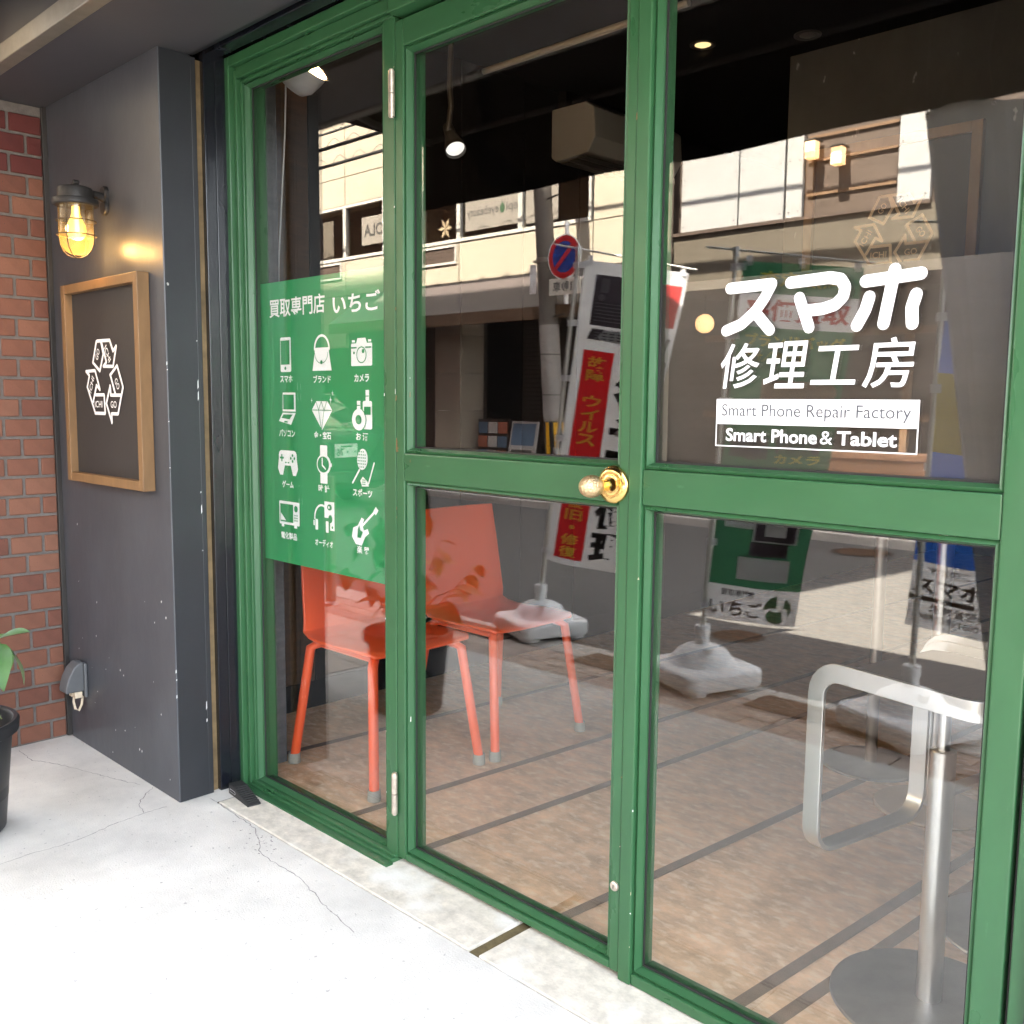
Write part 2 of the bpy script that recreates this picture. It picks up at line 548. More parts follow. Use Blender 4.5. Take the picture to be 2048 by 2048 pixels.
class Gfx:
    """flat print on a plane: fn(u, v, d); every shape lies a hair above the last"""

    def __init__(s, fn, d0=0.0, step=5e-5):
        s.fn, s.d, s.step, s.m = fn, d0, step, MB()
        s.cuts = []

    def up(s):
        s.d += s.step
        s.cuts.append((len(s.m.v), len(s.m.f)))

    def poly(s, pts):
        s.up()
        s.m.add([s.fn(u, v, s.d) for u, v in pts], [tuple(range(len(pts)))])
        return s

    def patch(s, u0, v0, u1, v1, nu=8, nv=20):
        s.up()
        s.m.grid(nu, nv, lambda a, b: s.fn(u0 + (u1 - u0) * a, v0 + (v1 - v0) * b, s.d))
        return s

    def rect(s, u0, v0, u1, v1, r=0.0):
        if r <= 0:
            return s.poly([(u0, v0), (u1, v0), (u1, v1), (u0, v1)])
        pts = []
        for cx, cy, a0 in ((u1 - r, v0 + r, -90), (u1 - r, v1 - r, 0), (u0 + r, v1 - r, 90), (u0 + r, v0 + r, 180)):
            for k in range(5):
                a = R(a0 + 22.5 * k)
                pts.append((cx + r * math.cos(a), cy + r * math.sin(a)))
        return s.poly(pts)

    def disc(s, u, v, ru, rv=None, n=20, rot=0.0):
        rv = ru if rv is None else rv
        c, si = math.cos(rot), math.sin(rot)
        return s.poly([(u + ru * math.cos(a) * c - rv * math.sin(a) * si, v + ru * math.cos(a) * si + rv * math.sin(a) * c) for a in [2 * math.pi * i / n for i in range(n)]])

    def ring(s, u, v, ru, rv, w, n=24, a0=0.0, a1=360.0, rot=0.0):
        s.up()
        vs, fs = [], []
        full = a1 - a0 >= 359.9
        m = n if full else n + 1
        c, si = math.cos(rot), math.sin(rot)
        for i in range(m):
            a = R(a0 + (a1 - a0) * i / n)
            for k in (0, w):
                x, y = (ru - k) * math.cos(a), (rv - k) * math.sin(a)
                vs.append(s.fn(u + x * c - y * si, v + x * si + y * c, s.d))
        for i in range(n):
            j = (i + 1) % m
            fs.append((2 * i, 2 * j, 2 * j + 1, 2 * i + 1))
        s.m.add(vs, fs)
        return s

    def stroke(s, pts, w, closed=False, caps=True):
        n = len(pts)
        for i in range(n if closed else n - 1):
            (a, b), (c, d) = pts[i], pts[(i + 1) % n]
            L = math.hypot(c - a, d - b) or 1e-9
            nx, ny = -(d - b) / L * w / 2, (c - a) / L * w / 2
            s.poly([(a + nx, b + ny), (a - nx, b - ny), (c - nx, d - ny), (c + nx, d + ny)])
        if caps:
            for (a, b) in pts:
                s.disc(a, b, w / 2, n=12)
        return s

    def text(s, body, u0, v0, u1, v1, off=0.0, rot=None, shear=0.0):
        """text stretched into the box; or, with rot=(cu,cv,angle,w,h), centred and turned"""
        s.up()
        vs, fs, asp = text_geo(body, off)
        out = []
        for x, y in vs:
            if rot:
                cu, cv, a, w, h = rot
                p, q = (x - .5) * w, (y - .5) * h
                out.append(s.fn(cu + p * math.cos(a) - q * math.sin(a), cv + p * math.sin(a) + q * math.cos(a), s.d))
            else:
                out.append(s.fn(u0 + (u1 - u0) * x + shear * (y - .5), v0 + (v1 - v0) * y, s.d))
        s.m.add(out, fs)
        return s

    def vtext(s, body, uc, vtop, size, pitch, off=0.0, sx=1.0):
        """vertical column of characters"""
        for i, ch in enumerate(body):
            if ch == ' ':
                continue
            h = size * (0.12 if ch in '・ー' and ch == '・' else 1.0)
            cy = vtop - pitch * i - size / 2
            if ch == 'ー':
                s.rect(uc - size * 0.06, cy - size / 2, uc + size * 0.06, cy + size / 2)
            elif ch == '・':
                s.disc(uc, cy, size * 0.09)
            else:
                s.text(ch, uc - size * sx / 2, cy - size / 2, uc + size * sx / 2, cy + size / 2, off)
        return s

    def build_each(s, name, m, parent):
        ends = s.cuts[1:] + [(len(s.m.v), len(s.m.f))]
        for (v0, f0), (v1, f1) in zip(s.cuts, ends):
            q = Gfx(s.fn)
            q.m.v = s.m.v[v0:v1]
            q.m.f = [tuple(i - v0 for i in f) for f in s.m.f[f0:f1]]
            q.build(name, m, parent)

    def build(s, name, m, parent):
        me = bpy.data.meshes.new(name)
        off = root_loc(parent)
        me.from_pydata([Vector(v) - off for v in s.m.v], [], s.m.f)
        me.update()
        me.materials.append(MATS[m])
        o = bpy.data.objects.new(name, me)
        COL.objects.link(o)
        o.parent = parent
        return o


LOGO = {'a': [(-0.027, 0.133), (-0.061, 0.066), (-0.007, 0.037), (0.025, 0.092), (0.01, 0.13)],
        'b': [(-0.02, 0.135), (0.079, 0.134)],
        'c': [(0.079, 0.134), (0.102, 0.099), (0.128, 0.114), (0.099, 0.05), (0.025, 0.052), (0.049, 0.065), (0.016, 0.129)],
        'd': [(-0.045, -0.041), (0.023, -0.041), (0.026, -0.102), (-0.053, -0.102), (-0.111, -0.015), (-0.09, 0.023), (-0.115, 0.037), (-0.042, 0.039), (-0.008, -0.024), (-0.034, -0.01), (-0.067, -0.065)],
        'e': [(0.113, -0.039), (0.079, 0.023), (0.133, 0.052), (0.172, -0.016), (0.128, -0.102), (0.08, -0.102), (0.08, -0.131), (0.041, -0.069), (0.076, -0.012), (0.079, -0.042), (0.158, -0.042)]}
LOGO_T = [('GO', (-0.013, 0.0915), 57, 0.038), ('ICHI', (0.066, 0.091), -55, 0.058), ('ICHI', (-0.070, -0.007), 59, 0.058),
          ('GO', (0.131, -0.006), -53, 0.038), ('ICHI', (-0.019, -0.072), 0, 0.060), ('GO', (0.099, -0.072), 0, 0.045)]


def draw_logo(g, cu, cv, k, w=0.0105, text=True):
    for p in LOGO.values():
        g.stroke([(cu + a * k, cv + b * k) for a, b in p], w * k)
    if text:
        for t, (a, b), ang, tw in LOGO_T:
            g.text(t, 0, 0, 0, 0, 0.01, rot=(cu + a * k, cv + b * k, R(ang), tw * k, 0.022 * k))

# amber-tinted lamp glass also scatters a little of the bulb's light
_t = MATS['lamp_glass'].node_tree
_o = _t.nodes['Material Output'] if 'Material Output' in _t.nodes else [n for n in _t.nodes if n.type == 'OUTPUT_MATERIAL'][0]
_src = _o.inputs[0].links[0].from_socket
_tl = _t.nodes.new('ShaderNodeBsdfTranslucent')
_tl.inputs[0].default_value = (0.95, 0.72, 0.30, 1)
_mx = _t.nodes.new('ShaderNodeMixShader')
_mx.inputs[0].default_value = 0.08
_t.links.new(_src, _mx.inputs[1])
_t.links.new(_tl.outputs[0], _mx.inputs[2])
_t.links.new(_mx.outputs[0], _o.inputs[0])

# ============================================================ THE SETTING
XB, YG, XG, ZS = -3.664, -0.2754, -2.794, 2.274      # brick plane, grey wall plane, its right end, soffit height

ground = struct(MB().box((-60, -60, -0.4), (60, 60, -0.14)).build('ground', 'asphalt'))
porch = struct(MB().add([(XB - 0.02, -0.19, 0), (6, -0.19, 0), (6, -1.66, 0), (XB - 0.02, -1.66, 0), (XB - 0.02, 0.02, 0), (-2.72, 0.02, 0), (-2.72, -0.19, 0),
                         (XB - 0.02, -1.66, -0.2), (6, -1.66, -0.2)], [(0, 3, 2, 1), (0, 6, 5, 4), (3, 7, 8, 2)]).build('porch_floor', 'porch_concrete'))
# beige apron slabs in front of the door, split by a dirty joint
apr = MB()
for x0, x1 in ((-2.718, -1.556), (-1.522, -0.98), (-0.975, 6)):
    apr.box((x0, -0.185, -0.05), (x1, 0.02, 0.0015))
apron = struct(apr.build('door_apron', 'apron_concrete', bevel=0.004))
struct(MB().box((-2.72, -0.19, -0.05), (6, 0.02, -0.006)).build('apron_bed', 'joint_dirt'))
CRACKS = [[(-3.626, -0.475), (-3.489, -0.475), (-3.44, -0.446), (-3.373, -0.418), (-3.286, -0.389), (-3.201, -0.36), (-3.125, -0.34), (-3.023, -0.301)],
          [(-2.974, -0.279), (-2.9, -0.354), (-2.861, -0.374), (-2.803, -0.388)],
          [(-2.797, -0.316), (-2.798, -0.391), (-2.788, -0.484), (-2.754, -0.597), (-2.751, -0.659), (-2.756, -0.732), (-2.748, -0.815), (-2.70, -0.98), (-2.66, -1.2)],
          [(-2.759, -0.191), (-2.599, -0.195), (-2.51, -0.197), (-2.458, -0.204), (-2.4, -0.233), (-2.359, -0.247), (-2.337, -0.266), (-2.306, -0.274), (-2.217, -0.275), (-2.123, -0.272), (-1.95, -0.31), (-1.8, -0.33)]]
cr = MB()
for line in CRACKS:
    pts = []
    for (a, b), (c, d) in zip(line[:-1], line[1:]):
        n = max(2, int(math.hypot(c - a, d - b) / 0.012))
        for i in range(n):
            t = i / n
            pts.append((a + (c - a) * t + random.gauss(0, 0.0018), b + (d - b) * t + random.gauss(0, 0.0018)))
    pts.append(line[-1])
    for (a, b), (c, d) in zip(pts[:-1], pts[1:]):
        L = math.hypot(c - a, d - b) or 1e-6
        w0 = random.uniform(0.0006, 0.0016)
        nx, ny = -(d - b) / L * w0, (c - a) / L * w0
        cr.add([(a + nx, b + ny, 0.0006), (a - nx, b - ny, 0.0006), (c - nx, d - ny, 0.0006), (c + nx, d + ny, 0.0006)], [(0, 1, 2, 3)])
for _ in range(60):     # little chips by the crack
    a, b = random.gauss(-2.38, 0.07), random.gauss(-0.235, 0.025)
    if b > -0.192:
        continue
    q = random.uniform(0.001, 0.004)
    cr.add([(a - q, b, 0.0007), (a, b - q * .7, 0.0007), (a + q, b + q * .3, 0.0007), (a, b + q * .8, 0.0007)], [(0, 1, 2, 3)])
crk = cr.build('floor_crack', 'crack', porch)

# pavement strip with tiles, kerb and gutter plates, road (seen mirrored in the glass)
pave = struct(MB().box((-22, -1.97, -0.2), (6, -1.66, -0.012)).build('pavement', 'pave_joint'))
tm = {}
for nm in ('pave_tile', 'pave_tile_b'):
    o = MB().box((-0.101, -0.048, -0.012), (0.101, 0.048, 0.0)).build('paving_tile', nm, bevel=0.002, seg=1)
    tm[nm] = o
used = set()
for r in range(3):
    for i in range(62):
        x = -8.2 + 0.21 * i + (0.105 if r % 2 else 0)
        nm = 'pave_tile' if random.random() < .6 else 'pave_tile_b'
        if nm in used:
            c = tm[nm].copy()
            COL.objects.link(c)
        else:
            c = tm[nm]
            used.add(nm)
        c.parent = pave
        c.location = (x, -1.712 - 0.103 * r, 0.0)
fc = struct(MB().box((-12, -1.66, -0.2), (XB - 0.021, -0.801, -0.012)).build('forecourt', 'pave_joint'))
f0 = MB().box((-0.1475, -0.1375, -0.012), (0.1475, 0.1375, 0.0)).build('forecourt_tile', 'forecourt_tile', bevel=0.002, seg=1)
for i in range(26):
    for r in range(3):
        c = f0 if (i, r) == (0, 0) else f0.copy()
        if (i, r) != (0, 0):
            COL.objects.link(c)
        c.parent = fc
        c.location = (XB - 0.185 - 0.30 * i, -0.955 - 0.28 * r, 0.0)
kerb = struct(MB().box((-22, -2.19, -0.2), (6, -1.975, -0.03)).build('kerb', 'pave_joint'))
k0 = MB().box((-0.298, -2.185, -0.05), (0.298, -1.98, 0.0)).build('kerb_stone', 'kerb_stone', bevel=0.008)
for i in range(24):
    c = k0 if i == 0 else k0.copy()
    if i:
        COL.objects.link(c)
    c.parent = kerb
    c.location = (-9.0 + 0.6 * i, 0, 0)
road = struct(MB().add([(-60, -2.187, -0.035), (60, -2.187, -0.035), (60, -7.05, -0.035), (-60, -7.05, -0.035)], [(0, 1, 2, 3)]).build('road', 'asphalt'))
fk = struct(MB().box((-60, -7.2, -0.12), (60, -7.05, 0.05)).build('far_kerb', 'kerb_stone', bevel=0.01))
fp = struct(MB().box((-60, -9.0, -0.12), (60, -7.203, 0.045)).build('far_pavement', 'kerb_stone'))


def drain_plate(x0, x1, y0, y1, label):
    t = thing('drain_cover', ((x0 + x1) / 2, (y0 + y1) / 2, 0), label, 'drain cover', 'steel gutter covers by the kerb')
    MB().box((x0, y0, -0.006), (x1, y1, 0.006)).build('plate', 'rust_plate', t, bevel=0.002)
    m = MB()
    n = int((x1 - x0) / 0.045)
    for i in range(n):
        for j in range(4):
            cx, cy = x0 + 0.03 + i * 0.045, y0 + 0.03 + j * (y1 - y0 - .06) / 3
            s = 0.012 if (i + j) % 2 else -0.012
            m.add([(cx - .012, cy - s - .003, .0062), (cx - .012, cy - s + .003, .0062), (cx + .012, cy + s + .003, .009), (cx + .012, cy + s - .003, .009)], [(0, 1, 2, 3)])
    m.build('tread_pattern', 'iron_dark', t)['kind'] = 'stuff'


drain_plate(-4.6, -3.6, -2.10, -1.90, 'rusty tread plate beside the kerb left of the white flag, mirrored in the door glass')
drain_plate(-3.07, -2.35, -2.09, -1.89, 'rusty tread plate by the kerb between the white and the green flag')
drain_plate(-2.10, -1.55, -2.09, -1.89, 'rusty tread plate by the kerb between the green and the blue flag')


def manhole(x, y, r, label):
    t = thing('manhole_cover', (x, y, -0.035), label, 'manhole')
    MB().lathe([(0, .003), (r * .96, .003), (r, .001), (r, -.02)], (x, y, -0.033), 36).build('rim', 'iron_dark', t, smooth=True)
    m = MB()
    for i in range(-6, 7):
        h = math.sqrt(max(0, 1 - (i / 7) ** 2)) * r * .85
        m.box((x - h, y + i * r * .13 - r * .03, -.031), (x + h, y + i * r * .13 + r * .03, -.026))
    m.build('ribs', 'rust_plate', t)


manhole(-2.85, -3.06, 0.15, 'small round iron manhole cover in the road behind the green flag')
manhole(-3.78, -6.60, 0.26, 'larger round manhole cover near the far side of the road')

# shop floor, walls, ceiling
sf = struct(MB().add([(-3.6, 0.02, 0.001), (5, 0.02, 0.001), (5, 7, 0.001), (-3.6, 7, 0.001)], [(0, 1, 2, 3)]).build('shop_floor', 'floor_brown'))
for x in (-2.95, -2.345, -2.02, -1.50, -1.01, -0.925, -0.45, 0.1, 0.7):
    a = MB()
    a.add([(x - 0.016 - 0.0, 0.021, 0.003), (x + 0.016, 0.021, 0.003), (x + 0.016 + 0.6, 7, 0.003), (x - 0.016 + 0.6, 7, 0.003)], [(0, 1, 2, 3)])
    a.build('inlay_strip', 'floor_strip', sf)
struct(MB().box((-3.7, 0.06, 2.76), (5.1, 7.1, 2.9)).build('shop_ceiling', 'black_ceiling'))
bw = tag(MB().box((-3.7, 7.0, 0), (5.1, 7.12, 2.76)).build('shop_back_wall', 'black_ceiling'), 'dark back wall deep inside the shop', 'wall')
rw = tag(MB().box((5.0, 0.06, 0), (5.1, 7.0, 2.76)).build('shop_side_wall', 'charcoal'), 'charcoal side wall of the shop on the right, inside', 'wall')
lw_ = thing('shop_panel_wall', (-3.4, 3, 0), 'brown boarded inner wall behind the green sticker, scratched', 'wall')
MB().box((-3.52, 0.165, 0), (-3.32, 7.0, 2.76)).build('backing', 'black_ceiling', lw_)
for i in range(8):
    y0 = 0.17 + i * 0.40
    MB().box((-3.318, y0, 0.12), (-3.30 + (0.0012 if i % 2 else 0), y0 + 0.397, 2.755)).build('board', 'brown_board' if i < 1 else 'black_ceiling', lw_, bevel=0.002, seg=1)  # only the board by the lamp is brown; unlit ones painted black
sp = tag(MB().box((-3.5, 0.045, 0), (-2.868, 0.162, 2.755)).build('slate_pier', 'slate', bevel=0.004), 'grey riven slate pier inside, left of the orange chairs', 'pillar')
pw_ = tag(MB().box((-2.24, 2.32, 1.22), (4.99, 2.42, 2.755)).build('partition_wall', 'charcoal'), 'charcoal hanging partition inside carrying the gold framed logo board', 'wall')

# grey rendered wall, soffit, fascia
gw = thing('grey_wall', ((XB + XG) / 2, YG, 0), 'grey painted wall panel with lantern and framed sign, chipped edges', 'wall')
MB().box((XB + 0.012, YG, 0.0), (XG, YG + 0.10, ZS)).build('panel', 'grey_wall', gw, bevel=0.003)
MB().box((XB - 0.002, YG - 0.016, 0.004), (XB + 0.012, YG + 0.02, ZS - 0.002)).build('corner_trim', 'black_metal', gw, bevel=0.002)
MB().box((XG - .06, YG + .0035, 0.002), (XG + .0008, YG + .1005, ZS - .002)).build('return_panel', 'jamb_grey', gw)
MB().box((XB - .165, YG + .1015, 0), (XG - .101, 0.044, 2.755)).build('leak_block', 'black_ceiling', gw)  # unseen block, added to stop sun leaking past the wall corner
ch = MB()
for i in range(15):          # pale chips along the corner edge
    z = random.uniform(0.05, 1.5) ** 1.0
    h = random.choice([0.003, 0.004, 0.006, 0.012, 0.03])
    xx = XG + 0.0016
    y0 = YG + random.choice([0.001, 0.0, 0.098, 0.097, 0.099, 0.098])
    ch.add([(xx, y0 - .0016, z), (xx, y0 + .0016, z + h * .2), (xx, y0 + .0014, z + h), (xx, y0 - .001, z + h * .8)], [(0, 1, 2, 3)])
for i in range(26):
    x, z = random.uniform(XB + .1, XG - .03), abs(random.gauss(0.15, 0.35)) + 0.03
    q = random.uniform(.0012, .004)
    ch.add([(x - q, YG - .0006, z), (x, YG - .0006, z - q * 1.5), (x + q, YG - .0006, z + q * .4), (x + q * .2, YG - .0006, z + q * 1.6)], [(0, 1, 2, 3)])
ch.build('paint_chips', 'white_paint', gw)
jb = thing('shutter_jamb', (XG, -0.12, 0), 'dark side jamb with brass shutter groove beside the green frame', 'jamb')
MB().box((XG - 0.10, YG + 0.101, 0.0), (XG - 0.001, YG + 0.118, ZS - .004)).build('edge_trim', 'jamb_grey', jb, bevel=0.002)
MB().box((XG - 0.10, YG + 0.118, 0.0), (XG - 0.020, YG + 0.142, ZS - .004)).build('groove_channel', 'brass_dirty', jb)
MB().box((XG - 0.10, YG + 0.142, 0.0), (XG - 0.0, YG + 0.178, ZS + .02)).build('black_panel', 'black_gloss', jb, bevel=0.002)
MB().box((XG - 0.10, YG + 0.1795, 0.0), (XG - 0.002, -0.02, ZS + .02)).build('black_panel', 'black_gloss', jb, bevel=0.002)

so_ = struct(MB().box((XB - .05, -0.50, ZS), (6, YG + 0.098, ZS + 0.06)).build('soffit', 'soffit_grey', bevel=0.002))
hd = thing('shutter_header', (-1, -0.1, ZS), 'black shutter slot and rail under the soffit above the green frame', 'shutter box')
MB().box((XG - .02, YG + 0.10, ZS + 0.006), (6, YG + 0.120, ZS + 0.06)).build('edge_trim', 'jamb_grey', hd, bevel=0.002)
MB().box((XG - .02, YG + 0.120, ZS + 0.05), (6, YG + 0.145, ZS + 0.09)).build('slot', 'black_gloss', hd)
MB().box((XG - .02, YG + 0.145, ZS + 0.010), (6, YG + 0.190, ZS + 0.09)).build('rail', 'black_gloss', hd, bevel=0.003)
MB().box((XG - .02, YG + 0.192, ZS + 0.024), (6, 0.05, ZS + 0.09)).build('cover_plate', 'black_gloss', hd)
fa = thing('fascia', (0, -0.52, ZS), 'dark navy fascia above the soffit with a metal edge strip', 'fascia')
for i in range(8):
    x0 = XB - 0.05 + 1.2 * i
    MB().box((x0, -0.535, ZS + 0.055), (x0 + 1.197, -0.50, 3.0)).build('panel', 'fascia_dark', fa, bevel=0.001)
MB().box((XB - .05, -0.545, ZS - 0.004), (6, -0.502, ZS + 0.05)).build('edge_strip', 'alu_strip', fa, bevel=0.003)

# upper storey of the shop building (above the picture, throws the shade)
ub = thing('shop_building', (1, 3, 3.0), 'upper storey of the shop above the soffit', 'building')
MB().box((XB, -0.50, 3.001), (7, 8, 4.4)).build('wall', 'upper_wall', ub)
MB().box((XB, -0.50, ZS + 0.061), (7, -0.42, 3.0)).build('lintel', 'fascia_dark', ub)

# ---- brick side wall, each brick its own piece
bwall = thing('brick_wall', (XB - 0.07, -0.55, 0), 'orange red brick side wall at the left edge with grey mortar', 'wall')
MB().box((XB - 0.16, -0.806, 0), (XB - 0.006, YG - 0.001, ZS - 0.003)).build('mortar_core', 'mortar', bwall)
BL, BH, JT = 0.104, 0.0595, 0.0105
protos = {}


def brick_obj(length, mname):
    key = (round(length, 3), mname)
    if key not in protos:
        b = MB().box((-0.010, -length / 2, -BH / 2), (0.010, length / 2, BH / 2))
        o = b.build('brick', mname, bevel=0.0025, seg=1)
        protos[key] = o.data
        o.parent = bwall
        return o
    o = bpy.data.objects.new('brick', protos[key])
    COL.objects.link(o)
    bv = o.modifiers.new('bevel', 'BEVEL')
    bv.width, bv.segments, bv.limit_method = 0.0025, 1, 'ANGLE'
    o.parent = bwall
    return o


rootb = root_loc(bwall)
y_a, y_b = -0.806, YG - 0.016
nz = 32
for r in range(nz):
    z = 0.036 + r * (BH + JT)
    if z + BH / 2 > ZS - 0.006:
        break
    y = y_b + (0.0 if r % 2 else -0.057)
    if r % 2 == 0:
        segs = [(y_b - 0.047, y_b)]
        y = y_b - 0.047 - JT
    else:
        segs = []
        y = y_b
    while y - 0.02 > y_a:
        y0 = max(y_a, y - BL)
        if y - y0 > 0.02:
            segs.append((y0, y))
        y = y0 - JT
    for y0, y1 in segs:
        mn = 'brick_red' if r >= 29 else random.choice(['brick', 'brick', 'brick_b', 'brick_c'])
        o = brick_obj(y1 - y0, mn)
        o.location = Vector((XB - 0.0095 + random.uniform(-.0012, .0012), (y0 + y1) / 2, z)) - rootb
nb = thing('brick_building', (-8, 4, 0), 'tall brick building next door, beyond the side wall', 'building')
MB().prism([(-45, -.80), (XB - .162, -.80), (XB - .162, -.27), (-5.2, 9), (-45, 9)], lambda u, v, d: (u, v, d), 0, 16.3).build('wall', 'brick', nb)  # out of view; right side tapers back to shape the road's shadow edge
MB().box((XB - 0.161, -0.80, ZS + .062), (XB - 0.051, -0.30, 16.3)).build('wall', 'brick', nb)

MB().box((-44, -0.79, 16.301), (-13.4, 6, 17.3)).build('shade_storey', 'brick', nb)  # unseen extra height, added to shade the low cream panels opposite

# ============================================================ GREEN SHOPFRONT
GP, GH = 'green_paint', 'green_paint_horizontal'
YF = -0.03
ZTOP = 2.262


def pane_set(t, x0, x1, z0, z1, xr_front, zt_front, zb_front=None):
    """glass, black gasket ring, sloped glazing beads for one opening"""
    MB().box((x0 - .012, 0.0, z0 - .012), (x1 + .012, 0.006, z1 + .012)).build('glass', 'window_glass', t)
    g = MB()
    for a, b in (((x0 - .004, -.004, z0), (x0 + .0035, .0, z1)), ((x1 - .0035, -.004, z0), (x1 + .004, .0, z1)), ((x0 + .0035, -.004, z0 - .004), (x1 - .0035, .0, z0 + .004)), ((x0 + .0035, -.004, z1 - .0035), (x1 - .0035, .0, z1 + .004))):
        g.box(a, b)
    g.build('gasket', 'gasket', t)


def bead(t, x0, x1, z0, z1, w=0.014, dy=0.016):
    m = MB()
    yo, yi = YF + 0.004, -0.004
    O = [(x0 - w, z0 - w), (x1 + w, z0 - w), (x1 + w, z1 + w), (x0 - w, z1 + w)]
    I1 = [(x0 - w * .45, z0 - w * .45), (x1 + w * .45, z0 - w * .45), (x1 + w * .45, z1 + w * .45), (x0 - w * .45, z1 + w * .45)]
    I = [(x0, z0), (x1, z0), (x1, z1), (x0, z1)]
    for i in range(4):
        j = (i + 1) % 4
        rings = [(O, yo + .004), (I1, yo), (I, yi - .006), (I, yi + .004)]
        for (A, ya), (B, yb2) in zip(rings[:-1], rings[1:]):
            m.add([(A[i][0], ya, A[i][1]), (A[j][0], ya, A[j][1]), (B[j][0], yb2, B[j][1]), (B[i][0], yb2, B[i][1])], [(0, 1, 2, 3)])
    m.build('glazing_bead', GP, t)


# left fixed light
fw = thing('fixed_window', (-2.4, 0, 0), 'narrow fixed green framed window left of the door with green sticker', 'window', None)
x0, x1, z0, z1 = -2.738, -2.070, 0.030, 2.205
MB().box((-2.800, -0.062, 0.0), (-2.776, 0.05, ZTOP + .03)).build('outer_casing', GP, fw, bevel=0.003)
MB().box((-2.7755, -0.046, 0.0), (-2.760, 0.05, ZTOP - .010)).build('stile', GP, fw, bevel=0.002)
MB().box((-2.7595, YF - .002, 0.012), (x0 - 0.010, 0.05, z1 + .016)).build('stile', GP, fw, bevel=0.002)
MB().box((x1 + 0.012, YF, 0.006), (-2.0115, 0.05, z1 + .02)).build('stile', GP, fw, bevel=0.003)
MB().box((-2.7755, -0.062, ZTOP), (-2.000, 0.05, ZTOP + .03)).build('outer_casing', GH, fw, bevel=0.003)
MB().box((-2.7595, -0.046, ZTOP - .034), (-2.0115, 0.05, ZTOP - .001)).build('top_rail', GH, fw, bevel=0.003)
MB().box((-2.7355 - .012, YF - .004, z1 + .012), (-2.0115, 0.05, ZTOP - .035)).build('top_rail', GH, fw, bevel=0.002)
MB().box((-2.7595, -0.050, 0.0), (-2.0115, 0.05, 0.014)).build('bottom_rail', GH, fw, bevel=0.003)
MB().box((-2.7595, -0.040, 0.0145), (-2.0115, 0.03, 0.022)).build('bottom_rail', GH, fw, bevel=0.002)
MB().box((-2.81, -0.075, -0.001), (-2.004, -0.0505, 0.006)).build('sill', GH, fw, bevel=0.002)
pane_set(fw, x0, x1, z0, z1, 0, 0)
bead(fw, x0, x1, z0, z1, 0.0115)

# door
dr = thing('door', (-1.62, 0, 0), 'green glazed shop door with brass knob and two glass panels', 'door')
x0, x1 = -1.964, -1.278
MB().box((-2.0085, YF, 0.016), (x0 - .013, 0.045, 2.205)).build('stile', GP, dr, bevel=0.003)
MB().box((x1 + .013, YF, 0.016), (-1.2395, 0.045, 2.205)).build('stile', GP, dr, bevel=0.003)
MB().box((x0 - .0125, YF - .0005, 2.140), (x1 + .0125, 0.045, 2.205)).build('top_rail', GH, dr, bevel=0.003)
MB().box((x0 - .0125, YF - .0005, 1.0545), (x1 + .0125, 0.045, 1.1275)).build('middle_rail', GH, dr, bevel=0.003)
MB().box((x0 - .0125, YF - .0005, 0.016), (x1 + .0125, 0.045, 0.0345)).build('bottom_rail', GH, dr, bevel=0.003)
pane_set(dr, x0, x1, 1.141, 2.127, 0, 0)
pane_set(dr, x0, x1, 0.048, 1.041, 0, 0)
bead(dr, x0, x1, 1.141, 2.127, 0.0125)
bead(dr, x0, x1, 0.048, 1.041, 0.0125)
for za, zb in ((1.975, 2.085), (0.142, 0.254)):
    h = MB()
    xh, yh = -2.010, YF - .010
    zm = (za + zb) / 2
    h.cyl((xh, yh, za), (xh, yh, zm - .001), .0085, n=16)
    h.cyl((xh, yh, zm + .001), (xh, yh, zb), .0085, n=16)
    h.cyl((xh, yh, za - .004), (xh, yh, za), .006, n=12)
    h.cyl((xh, yh, zb), (xh, yh, zb + .004), .006, n=12)
    h.build('hinge', 'hinge_steel', dr, smooth=True)
kx, kz = -1.278, 1.092
kn = MB().lathe([(0.0, -.052), (.014, -.051), (.013, -.046), (.011, -.030), (.0125, -.024)], (kx, YF - .0, kz), 24, 'y')
rose = MB().lathe([(0.0, -.012), (.014, -.013), (.018, -.014), (.021, -.0115), (.024, -.011), (.029, -.0125), (.033, -.0095), (.036, -.008), (.0385, -.006), (.040, 0.0)], (kx, YF - .001, kz), 40, 'y').build('knob_rose', 'brass', dr, smooth=True, angle=70)
kn.build('knob_shank', 'brass', dr, smooth=True)
prof = [(0.001, -.104)] + [(.0295 * math.sin(math.pi * t / 12), -.0735 - .0305 * math.cos(math.pi * t / 12)) for t in range(1, 12)] + [(0.001, -.043)]
kb = MB()
rings = 28
for r_, h_ in prof:
    for i in range(rings):
        a = 2 * math.pi * i / rings
        kb.v.append((kx + r_ * .80 * math.cos(a), YF + h_, kz + r_ * .80 * math.sin(a)))
for k_ in range(len(prof) - 1):
    for i in range(rings):
        j = (i + 1) % rings
        kb.f.append((k_ * rings + i, k_ * rings + j, (k_ + 1) * rings + j, (k_ + 1) * rings + i))
kb.build('knob', 'brass_hammered', dr, smooth=True, angle=80)
lk = MB().lathe([(0, -.006), (.008, -.006), (.0105, -.004), (.011, 0)], (-1.2515, YF - .001, 0.214), 24, 'y').build('lock_cylinder', 'hinge_steel', dr, smooth=True)
MB().box((-1.2522, YF - .0082, 0.210), (-1.2508, YF - .0072, 0.218)).build('keyway', 'gasket', lk)
chp = MB()
for k_ in range(9):
    z = 1.13 + k_ * .004
    w_ = random.uniform(.003, .011)
    chp.add([(-2.0082, YF - .0008, z), (-2.0082 + w_, YF - .0008, z + .001), (-2.0082 + w_ * .8, YF - .0008, z + .0042), (-2.0082, YF - .0008, z + .0038)], [(0, 1, 2, 3)])
